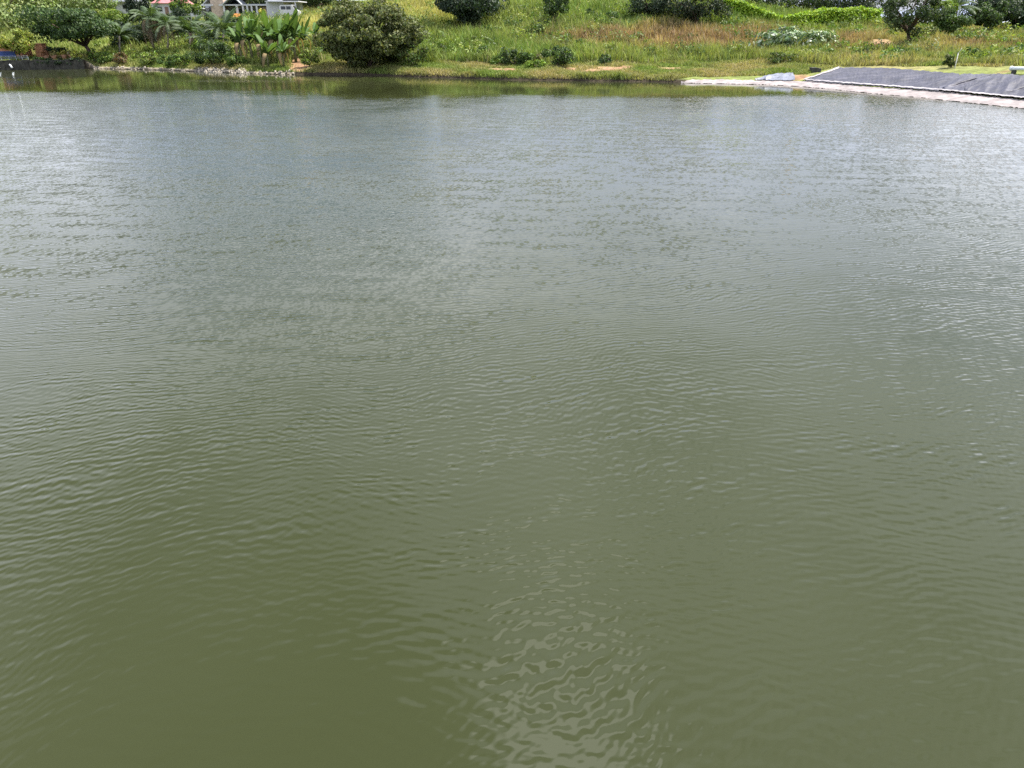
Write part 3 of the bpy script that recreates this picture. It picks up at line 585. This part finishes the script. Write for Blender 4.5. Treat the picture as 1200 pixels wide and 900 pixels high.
tree('dark_tree', 'dark tree far behind the yellow grass, right of the carport', 'tree', col_at(372, 135), (348, 398, -26, 15), DARK, 3200, .34, 18, .38)
tree('slender_tree', 'slim dark tree standing alone on the grassy slope', 'tree', hit(650, 31), (634, 668, -14, 27), DARK+MID, 1900, .26, 18, .3, trunk_r=.10)
tree('dark_tree', 'dark tree at the top edge, left of the pair before the hedge', 'tree', hit(763, 26), (738, 788, -24, 29), NAVY+[(.05,.075,.03)], 3400, .28, 18, .38)
tree('dark_tree', 'wide dark tree at the top edge touching the hedge end', 'tree', hit(816, 30), (774, 860, -30, 36), NAVY+[(.07,.08,.04)], 6500, .28, 30, .32)
tree('leaning_tree', 'dark forked tree on the right slope with a shadow at its foot', 'tree', hit(1063, 54), (1032, 1108, -24, 46), DARK+[(.06,.085,.03)], 4200, .25, 34, .22, trunk_r=.19, forks=14, flatb=.8)
for i, (px, Y, x0, x1, y0, y1, lab, pal) in enumerate([
  (885, 118, 852, 925, -34, 30, 'dark tree behind the dip of the vine hedge, leftmost of the row', NAVY),
  (935, 122, 898, 975, -30, 28, 'dark tree behind the vine hedge, second of the row', DARK),
  (975, 118, 945, 1012, -32, 26, 'dark tree behind the vine hedge, third of the row', NAVY+MID),
  (1018, 116, 988, 1052, -28, 27, 'dark tree behind the right end of the vine hedge', NAVY)]):
    tree('hedge_row_tree', lab, 'tree', col_at(px, Y, 10), (x0, x1, y0, y1), pal+[(.10,.12,.05)], 3400, .32, 20, .34, group='dark trees behind the vine hedge', trunk_r=.14)
tree('small_tree', 'yellow green small tree behind the leaning tree on the crest', 'tree', col_at(1108, 90, 20), (1088, 1120, -2, 34), LIME, 1900, .3, 14, .42, flatb=.9)
tree('bushy_tree', 'low mid green bushy tree under the palm on the crest', 'tree', col_at(1124, 88, 20), (1098, 1138, 10, 36), MID, 2100, .28, 16, .42, flatb=.9)
tree('crest_tree', 'rounded dark green tree on the crest right of the palm', 'tree', col_at(1158, 92, 25), (1138, 1180, 2, 32), DARK+MID, 3800, .28, 24, .36, flatb=.9)
tree('crest_tree', 'tall dark tree on the crest behind the rounded one', 'tree', col_at(1160, 104, 25), (1132, 1186, -14, 32), NAVY, 3600, .32, 22, .38, flatb=.9)
tree('crest_tree', 'dark tree on the crest at the right edge', 'tree', col_at(1195, 94, 25), (1172, 1226, -6, 34), NAVY+DARK, 4600, .3, 26, .34, flatb=.75)
tree('crest_tree', 'dark tree behind the others near the upper right corner', 'tree', col_at(1196, 112, 25), (1170, 1216, -22, 18), NAVY, 3000, .3, 18, .36)

# shrubs on the slope: label, px, py base, width px, height px, palette, leaves
for lab, px, py, wp, hp, pal, n_ in [
  ('leafy mid green shrub spreading right of the large round bush', 484, 78, 44, 34, MID+OLIVE, 1800),
  ('dark shrub low on the bank below the dark dense tree', 602, 77, 32, 22, DARK+MID, 1400),
  ('dark rounded shrub low on the bank, right of its twin', 654, 79, 36, 25, MID+DARK, 1700),
  ('mid green shrub leaning on the right side of the left dark bank shrub', 618, 75, 22, 15, MID+LIME, 700),
  ('brownish shrub between the two dark bank shrubs, upper one', 640, 72, 22, 14, OLIVE+[(.12,.09,.05)], 600),
  ('green shrub below the yellow grass, right of the large round bush', 512, 66, 26, 16, MID+OLIVE, 900),
  ('green shrub just left of the left dark bank shrub', 585, 76, 20, 13, MID+LIME, 600),
  ('olive shrub on the mid slope below the dark dense tree', 556, 52, 26, 12, OLIVE+LIME, 700),
  ('dark plant hanging over the wall edge left of the pots', 44, 76, 16, 9, DARK+MID, 400),
  ('dark plant hanging over the wall edge below the pots', 63, 76, 22, 9, NAVY+DARK, 500),
  ('dark plant hanging over the wall edge under the broad tree trunk', 86, 76, 22, 9, NAVY+MID, 500),
  ('bright green low shrub between the two dark bank shrubs', 628, 81, 22, 12, LIME, 700),
  ('green shrub on the slope just left of the dark bank shrubs', 568, 68, 20, 14, MID, 700),
  ('small dark shrub on the slope below the slim tree', 630, 42, 20, 13, MID+DARK, 700),
  ('small green shrub on the mid slope below the dark dense tree', 580, 44, 22, 14, MID+LIME, 700),
  ('dark tuft of shrub on the slope right of the slim tree', 692, 22, 10, 15, DARK, 450),
  ('small grey green shrub on the slope between slim tree and dark trees', 716, 26, 20, 14, MID, 600),
  ('small dark green shrub in the reddish grass', 806, 48, 20, 10, MID, 600),
  ('dark small shrub at the lower slope left of the bare earth', 711, 76, 18, 12, DARK+MID, 500),
  ('small dark shrub at the lower slope right of the dark bank shrubs', 680, 56, 13, 10, DARK, 400),
  ('olive shrub at the lower slope under the big-leaved thicket', 916, 74, 34, 14, OLIVE+MID, 1000),
  ('olive shrub at the lower slope right of the big-leaved thicket', 962, 73, 30, 13, OLIVE, 900),
  ('small rounded dark green shrub left of the leaning tree', 1012, 67, 19, 11, DARK+MID, 900),
  ('low dark shrub in the shade of the leaning tree', 1062, 66, 34, 12, MID+DARK, 1000),
  ('green shrub right of the leaning tree foot', 1086, 47, 28, 18, OLIVE+MID, 800),
  ('green shrub above the leaning stake', 1136, 68, 14, 12, MID, 500),
  ('small green shrub right of the stake on the slope', 1166, 63, 10, 8, MID, 300),
  ('small dark shrub on the crest near the fence post', 1186, 38, 14, 9, DARK+MID, 400),
  ('small shrub behind the stake foot above the liner', 1114, 78, 14, 14, OLIVE+MID, 500),
  ('reddish brown shrub on the bank at the end of the wall', 141, 76, 16, 16, [(.10,.06,.03), (.09,.09,.03)], 600),
  ('green shrub on the left bank behind the wall end', 122, 74, 24, 14, MID+LIME, 900),
  ('pale green shrub on the left bank below the palms', 172, 77, 30, 16, LIME+OLIVE, 1100),
  ('dark green shrub on the left bank below the palms', 198, 78, 24, 16, MID, 1000),
  ('bushy green shrub on the left bank left of the dark thicket', 216, 77, 20, 14, LIME+MID, 800),
  ('large dark thicket left of the banana clump', 247, 77, 44, 28, DARK+MID, 2600),
  ('green leafy shrub above the dark thicket beside the palm', 238, 60, 30, 18, LIME+MID, 1000),
  ('green shrub at the foot of the banana clump, left side', 275, 78, 26, 18, MID+LIME, 1100),
  ('dark shrub behind the leftmost banana plant', 279, 62, 18, 30, NAVY, 900),
  ('yellow green shrub right of the banana clump', 362, 79, 20, 24, LIME+OLIVE, 900),
  ('yellow shrub before the veranda house, above the bananas', 308, 24, 12, 14, [(.30,.28,.04), (.20,.22,.04)], 400),
  ('green shrub before the veranda steps', 293, 24, 20, 12, LIME+MID, 500),
  ('yellow shrub on the wall beside the broad tree trunk', 89, 71, 11, 13, [(.32,.32,.05), (.22,.26,.05)], 400),
  ('green shrub on the wall right of the broad tree trunk', 110, 73, 18, 15, LIME+MID, 600),
  ('dark green shrub in the shadow left of the broad tree trunk', 62, 66, 40, 14, NAVY+DARK, 1100)]:
    shrub(lab, px, py, wp, hp, pal, n_, .22, group='shrubs on the banks')
x, y, z = hit(932, 57)
tree('big_leaved_thicket', 'wide mound of large pale shiny leaves on the right slope', 'shrub', (x, y, z), (882, 988, 30, 64), [(.42,.47,.36), (.12,.19,.07), (.07,.12,.045), (.20,.28,.13)], 1500, .50, 44, .28, trunk_r=.06, forks=6, flatb=.9, mat=GLOSSY, flat=.45, depth=.45)  # palest leaf colour has the sky and sun sheen painted in

# vine hedge running along the slope
e_pts = [(838,6,106),(850,10,105),(868,14,103),(884,22,102),(900,28,101),(914,31,100),(930,30,100),(950,26,101),(970,23,102),(990,22,102),(1010,22,103),(1030,23,104)]
hp = np.array([at(a, b_, c) for a, b_, c in e_pts]); hp[:, 2] = np.minimum(hp[:, 2], 99)
e = empty('vine_hedge', (hp[5][0], hp[5][1], gz(hp[5][0], hp[5][1])), 'long bright green vine hedge curving along the right slope', 'hedge'); o_ = np.array(e.location)
tt = rng.uniform(0, len(hp)-1, 14000); i = np.clip(tt.astype(int), 0, len(hp)-2); f = (tt-i)[:, None]; P = hp[i]*(1-f)+hp[i+1]*f
ang = rng.uniform(0, 2*np.pi, len(P)); rq = np.power(rng.uniform(0, 1, len(P)), .4)
hgt = 1.7+.25*wob(P[:, 0], P[:, 1], 1.4, 2.)
g0 = terr(P[:, 0], P[:, 1]); topz = np.maximum(P[:, 2]+hgt*.7, g0+.8)
uu = np.power(rng.uniform(0, 1, len(P)), .7)
P2 = np.c_[P[:, 0]+rng.normal(0, .12, len(P)), P[:, 1]+np.cos(ang)*rq*.75*(1-.3*uu), g0+(topz-g0)*uu+rng.normal(0, .10, len(P))]
Nn = np.c_[np.zeros(len(P)), np.cos(ang)*.6, .2+.8*uu]; v, F, cc = leaves(P2, Nn, .34, [(.24,.36,.025), (.30,.41,.035), (.15,.26,.02)], .25)
tag(obj('foliage', mesh('foliage', v-o_, F, LEAF, cc), e), kind='stuff')
for k in range(0, len(hp)):
    p = hp[k]; g_ = gz(p[0], p[1]); obj('stake', mesh('stake', *tube([(p[0]-o_[0], p[1]-o_[1], g_-o_[2]-.2), (p[0]-o_[0], p[1]-o_[1], max(g_+.7, p[2]+.6)-o_[2])], [.05, .045], 6), BARK), e)

# ------------------------------------------------------------------ palms and banana plants
def frond_mesh(Lg, droop, c, leaflets=22, wid=.5, seed=0):
    g = np.random.default_rng(seed); V, F, C = [], [], []
    def P(t): return np.array((Lg*t*(1-.25*droop*t), 0, Lg*(.55*t-droop*t*t)))
    for k in range(leaflets):
        t = .12+.86*k/leaflets; p = P(t); tg = P(t+.02)-p; tg /= np.linalg.norm(tg)
        ll = wid*Lg*.42*math.sin(math.pi*min(1, .15+.85*t))**.7+.05
        for s_ in (-1, 1):
            d = np.array((.55*tg[0], s_*.8, .55*tg[2]-.28+g.normal(0, .1))); d /= np.linalg.norm(d); w_ = .035*Lg/2
            i = len(V); V += [tuple(p-tg*w_), tuple(p+tg*w_), tuple(p+d*ll*.55+tg*w_*.8), tuple(p+d*ll+np.array((0, 0, -.10*ll)))]; F += [(i, i+1, i+2), (i, i+2, i+3)]; q = g.uniform(.75, 1.25); C += [np.array(c)*q]*4
    ts = np.linspace(0, 1, 7); tv, tf = tube([P(t) for t in ts], list(np.linspace(.035, .008, 7)), 4); k = len(V)
    V += [tuple(q) for q in tv]; F += [tuple(i+k for i in f) for f in tf]; C += [np.array(c)*1.2]*len(tv)
    return mesh('frond', V, F, LEAF, np.array(C))
FR = [frond_mesh(2.6, d, c, seed=i) for i, (d, c) in enumerate([(.35, (.060,.095,.040)), (.6, (.075,.11,.05)), (.85, (.085,.12,.06)), (.5, (.05,.085,.03))])]
DEAD = [frond_mesh(2.6, d, c, seed=i+9) for i, (d, c) in enumerate([(1.5, (.17,.12,.08)), (1.7, (.14,.10,.07))])]
def palm(label, px, pyb, pyt, scale=1.0, n=17, dead=0, bark=PALEBARK, pos=None, lean=0.0, upright=.0):
    b = pos or hit(px, pyb); top = np.array(at(px+lean, pyt, b[1]))-np.array(b); e = empty('palm', b, label, 'palm', 'palms on the left bank' if px < 600 else None)
    m = top*.5+np.array((random.uniform(-.15, .15), 0, 0)); obj('trunk', mesh('trunk', *tube([(0, 0, -.3), m, top], [.15*scale, .11*scale, .10*scale], 8), bark, smooth_=True), e)
    for k in range(n+dead):
        f = obj('frond', (random.choice(FR) if k < n else random.choice(DEAD)), e, tuple(top)); a_ = k*2.399+random.uniform(-.2, .2)
        s_ = scale*random.uniform(1.1, 1.5); f.scale = (s_, s_, s_)
        f.rotation_euler = (0, -random.uniform(-.35, .75)-upright if k < n else random.uniform(.2, .5), a_)
palm('small palm with grey green fronds right of the broad tree', 140, 66, 42, .95)
palm('slim palm with a pale trunk and brown hanging dead fronds', 181, 62, 22, .9, 15, 9, lean=-5)
palm('dusty palm just left of the dark tree before the shed', 196, 63, 30, .85, 15, 4, pos=None)
palm('palm with drooping pale fronds right of the pale trunk', 222, 60, 38, .95, 18, 2)
palm('upright palm with stiff fronds left of the banana clump', 262, 64, 38, 1.1, 20, 0, upright=.25)
palm('low palm under the upright one, its fronds pale', 246, 68, 46, .8, 16)
palm('slender palm on the crest standing against the sky', 1122, 32, 8, .85, 15, pos=col_at(1121, 92, 28), bark=BARK)

def banana_leaf(Lg, Wd, arch, c, seed):
    g = np.random.default_rng(seed); V, F, C = [], [], []; m = 9
    for k in range(m):
        t = k/(m-1); x = Lg*(t-.22*arch*t*t); z = Lg*(.9*t-arch*.75*t*t); wd = Wd*math.sin(math.pi*min(1, .08+.92*t))**.55*(1 if k < m-1 else .15)
        for s_ in (-1, 0, 1): V.append((x+g.normal(0, .02), s_*wd*(1+g.normal(0, .12)), z+(.10*Wd if s_ else 0)-.12*abs(s_)*Wd*t)); C.append(np.array(c)*(1.35 if s_ == 0 else g.uniform(.8, 1.15)))
    for k in range(m-1):
        for s_ in (0, 1): i = k*3+s_; F.append((i, i+1, i+4, i+3))
    return mesh('leaf', V, F, BANANA, np.array(C), True)
BL = [banana_leaf(2.3, .25, a_, c, i) for i, (a_, c) in enumerate([(.3, (.095,.155,.045)), (.6, (.075,.13,.04)), (.9, (.065,.115,.035)), (1.2, (.10,.15,.06)), (1.5, (.085,.115,.05))])]
BDEAD = banana_leaf(2.0, .22, 1.9, (.20,.15,.08), 33)
STEM = mat_plain('banana_stem', (.13, .13, .06), .6, .35, 4)
for lab, px, pyb, hh, s_ in [
  ('banana plant at the left end of the clump', 285, 75, 3.2, 1.0), ('banana plant second from the left in the clump', 297, 74, 3.6, 1.1), ('banana plant third from the left in the clump', 308, 76, 3.1, 1.0),
  ('banana plant in the middle of the clump, leaves highest', 318, 72, 4.4, 1.2), ('banana plant just right of the middle of the clump', 327, 75, 3.6, 1.1), ('broad banana plant with shiny leaves, third from the right', 337, 74, 3.4, 1.2),
  ('banana plant with drooping leaves, second from the right', 347, 73, 3.6, 1.1), ('banana plant at the right end of the clump, over the earth path', 357, 68, 2.9, .95), ('short young banana plant standing apart at far right', 371, 58, 2.4, .8),
  ('low banana plant at the front of the clump', 315, 79, 2.0, .85), ('low banana plant at the front right of the clump', 333, 79, 2.1, .85), ('back banana plant showing between the middle two', 303, 66, 3.6, 1.0), ('back banana plant behind the broad shiny one', 342, 64, 3.4, 1.0)]:
    b = hit(px, pyb); e = empty('banana_plant', b, lab, 'banana plant', 'banana plants on the left bank'); tp = (random.uniform(-.15, .15), 0, hh*.62)
    obj('stem', mesh('stem', *tube([(0, 0, -.2), (tp[0]*.5, 0, hh*.3), tp], [.15*s_, .13*s_, .08*s_], 8), STEM, smooth_=True), e)
    for k in range(17):
        lf = obj('leaf', BL[k % 5] if k < 15 else BDEAD, e, tp); q = s_*random.uniform(.7, 1.25); lf.scale = (q, q*.95, q)
        lf.rotation_euler = (random.uniform(-.3, .3), -random.uniform(-.1, .65) if k < 15 else .3, k*2.399+random.uniform(-.3, .3))

# ------------------------------------------------------------------ ground cover: tall grass, short bank grass, shore stones
def blades(X, Y, H, W, C, bend=.45):
    n = len(X); Z = terr(X, Y)-.03; a_ = rng.uniform(0, 2*np.pi, n); dx, dy = np.cos(a_), np.sin(a_); bd = H*bend*rng.uniform(.2, 1.3, n)
    t2 = rng.uniform(0, 2*np.pi, n); bx_, by_ = np.cos(t2)*bd, np.sin(t2)*bd
    v = np.stack([np.c_[X-dx*W, Y-dy*W, Z], np.c_[X+dx*W, Y+dy*W, Z], np.c_[X+dx*W*.7+bx_*.35, Y+dy*W*.7+by_*.35, Z+H*.6], np.c_[X-dx*W*.7+bx_*.35, Y-dy*W*.7+by_*.35, Z+H*.6], np.c_[X+bx_, Y+by_, Z+H*rng.uniform(.85, 1.05, n)]], 1).reshape(-1, 3)
    i = np.arange(n)[:, None]*5; F = np.concatenate([i+np.array([0, 1, 2]), i+np.array([0, 2, 3]), i+np.array([3, 2, 4])])
    return v, F, np.repeat(C, 5, 0)
n = 260000; A = rng.uniform(R(-62), R(70), n); s_ = 4+58*rng.uniform(0, 1, n)**1.3
r_ = wrapint(A, TH, RR)+s_; X = CX+np.sin(A)*r_; Y = CY+np.cos(A)*r_; Z = terr(X, Y); px, py = proj(X, Y, Z)
inner = np.interp(px, [0, 105, 200, 300, 340, 380, 480, 600, 800, 860, 940, 1000, 1100, 1200], [4, 4, 3.5, 4, 5, 7, 7, 8.5, 11, 13.5, 11, 9.5, 10.5, 10.5])
keep = (s_ > inner+.8*wob(X, Y, .7, 2.)) & (bare(X, Y, Z) < .35) & (px > -40) & (px < 1240) & ~((px > 215) & (px < 352) & (py < 26)) & ((px > 105) | (s_ > 9))
X, Y, Z, s_, px, py = (q[keep] for q in (X, Y, Z, s_, px, py))
C = zone_colour(X, Y, Z); pat = .5+.5*wob(X, Y, .9, 7.); C = C*(.75+.5*pat)[:, None]*(.8+.4*(.5+.5*wob(X, Y, 2.6, 4.)))[:, None]*rng.uniform(.82, 1.18, (len(X), 1))*rng.uniform(.93, 1.07, (len(X), 3))
lum = rng.uniform(0, 1, len(X)); C[lum > .96] = np.array((.34, .30, .16))
H = 1.15*(.35+.6*np.clip(.5+.6*wob(X, Y, .55, 3.), 0, 1)+.45*np.clip(wob(X, Y, 1.5, 9.), 0, 1))*rng.uniform(.6, 1.3, len(X))*np.interp(px, [0, 380, 500, 860, 1000, 1200], [.6, .8, 1.15, 1.1, .7, .65])
v, F, cc = blades(X, Y, H, .05*rng.uniform(.6, 1.5, len(X)), C)
tag(obj('tall_grass', mesh('tall_grass', v, F, GRASS, cc)), 'tall green, straw and rust coloured grass over the slopes', 'grass', kind='stuff')
nc = 3200; A = rng.uniform(R(-50), R(66), nc); s_ = 5+50*rng.uniform(0, 1, nc)**1.2; r_ = wrapint(A, TH, RR)+s_; X = CX+np.sin(A)*r_; Y = CY+np.cos(A)*r_; Z = terr(X, Y); px, py = proj(X, Y, Z)
k = (px > 110) & (px < 1240) & (s_ > np.interp(px, [0, 380, 600, 860, 1000, 1200], [5, 8, 9.5, 14, 11, 12])) & (bare(X, Y, Z) < .2) & (wob(X, Y, .3, 6.)+.5*wob(X, Y, .9, 2.)+np.interp(px, [420, 560, 640, 860], [-.25, .3, .3, -.25]) > rng.uniform(-.6, .5, nc)); X, Y, Z = X[k], Y[k], Z[k]; m = len(X)
rad = rng.uniform(.4, 1.35, m); q = np.repeat(np.arange(m), 46); d = rng.normal(0, 1, (len(q), 3)); d[:, 2] = np.abs(d[:, 2]); d /= np.linalg.norm(d, axis=1)[:, None]
P = np.c_[X, Y, Z][q]+d*rad[q][:, None]*np.array((1, 1, .95))*np.power(rng.uniform(0, 1, (len(q), 1)), .4); P[:, 2] += .25
wc = np.array([(.10,.17,.03), (.16,.22,.04), (.07,.12,.028), (.22,.26,.06), (.12,.16,.05)])[rng.integers(0, 5, m)][q]
v, F, cc = leaves(P, d, .29, (1, 1, 1), .35); tag(obj('leafy_weeds', mesh('leafy_weeds', v, F, LEAF, cc*np.repeat(wc, 4, 0))), 'leafy green weeds scattered through the tall grass', 'weeds', kind='stuff')
n = 190000; A = rng.uniform(R(-62), R(62), n); s_ = -.1+13*rng.uniform(0, 1, n)**1.2
r_ = wrapint(A, TH, RR)+s_; X = CX+np.sin(A)*r_; Y = CY+np.cos(A)*r_; Z = terr(X, Y); px, py = proj(X, Y, Z); se, _ = shore_s(X, Y)
lo = np.interp(px, [0, 104, 112, 230, 340, 480, 790, 815, 900, 940, 985, 1040, 1124, 1165, 1200], [2, 2, .7, .7, .3, .10, .12, 2.3, 3.4, 4.0, 9.3, 9.6, 9.2, 9.4, 9.4])
keep = (se > lo) & (bare(X, Y, Z) < .45+.5*rng.uniform(-1, 1, n)) & (px > -30) & (px < 1240)
X, Y, Z, px, se = (q[keep] for q in (X, Y, Z, px, se))
sh = np.array((.15,.205,.050))*np.ones((len(X), 1)); k = np.clip(.5+.7*wob(X, Y, .45, 4.)+.3*wob(X, Y, 1.7, 2.), 0, 1)[:, None]
sh = sh*(1-k)+np.array((.30,.255,.12))*k; sh = sh*rng.uniform(.7, 1.35, (len(X), 1))
v, F, cc = blades(X, Y, rng.uniform(.10, .28, len(X))*(1+.8*np.clip(wob(X, Y, .8, 6.), 0, 1))*np.where(se < .7, 1+1.3*np.clip(wob(X, Y, 1.6, 3.), 0, 1), 1), .045*rng.uniform(.6, 1.4, len(X)), sh, .7)
tag(obj('bank_grass', mesh('bank_grass', v, F, GRASS, cc)), 'short green and straw grass along the water edge', 'grass', kind='stuff')
STONE = bpy.data.materials.new('stone'); STONE.use_nodes = True; nt = STONE.node_tree; a = N(nt, 'ShaderNodeVertexColor', layer_name='col'); L(nt, a.outputs[0], nt.nodes['Principled BSDF'].inputs['Base Color']); nt.nodes['Principled BSDF'].inputs['Roughness'].default_value = .9
ico = np.array([(0,0,1),(.89,0,.45),(.28,.85,.45),(-.72,.53,.45),(-.72,-.53,.45),(.28,-.85,.45),(.72,.53,-.45),(-.28,.85,-.45),(-.89,0,-.45),(-.28,-.85,-.45),(.72,-.53,-.45),(0,0,-1)])
icf = np.array([(0,1,2),(0,2,3),(0,3,4),(0,4,5),(0,5,1),(1,6,2),(2,7,3),(3,8,4),(4,9,5),(5,10,1),(2,6,7),(3,7,8),(4,8,9),(5,9,10),(1,10,6),(11,7,6),(11,8,7),(11,9,8),(11,10,9),(11,6,10)])
PP = []
for px0, px1, n_, smx in ((106, 232, 90, .5), (232, 292, 330, 1.3), (292, 345, 40, .6)):
    for k in range(n_):
        px = random.uniform(px0, px1); p = on_water(px, float(np.interp(px, shx, shy))); t = math.atan2(p[0]-CX, p[1]-CY); r_ = float(wrapint(t, TH, RR))+random.uniform(-.25, smx); PP.append((CX+math.sin(t)*r_, CY+math.cos(t)*r_))
PP = np.array(PP); zz = np.maximum(terr(PP[:, 0], PP[:, 1]), -.05); m = len(PP); sz = rng.uniform(.04, .15, (m, 1, 1))*rng.uniform(.6, 1.3, (m, 1, 3))
v = (ico[None]*rng.uniform(.75, 1.2, (m, 12, 1)))*sz+np.c_[PP, zz+.05][:, None, :]
F = (np.arange(m)[:, None, None]*12+icf[None]).reshape(-1, 3); cc = np.repeat(np.array((.33,.29,.23))*rng.uniform(.4, 1.25, (m, 1)), 12, 0)
tag(obj('shore_stones', mesh('shore_stones', v.reshape(-1, 3), F, STONE, cc)), 'pale rubble stones along the left water edge', 'stones', kind='stuff')
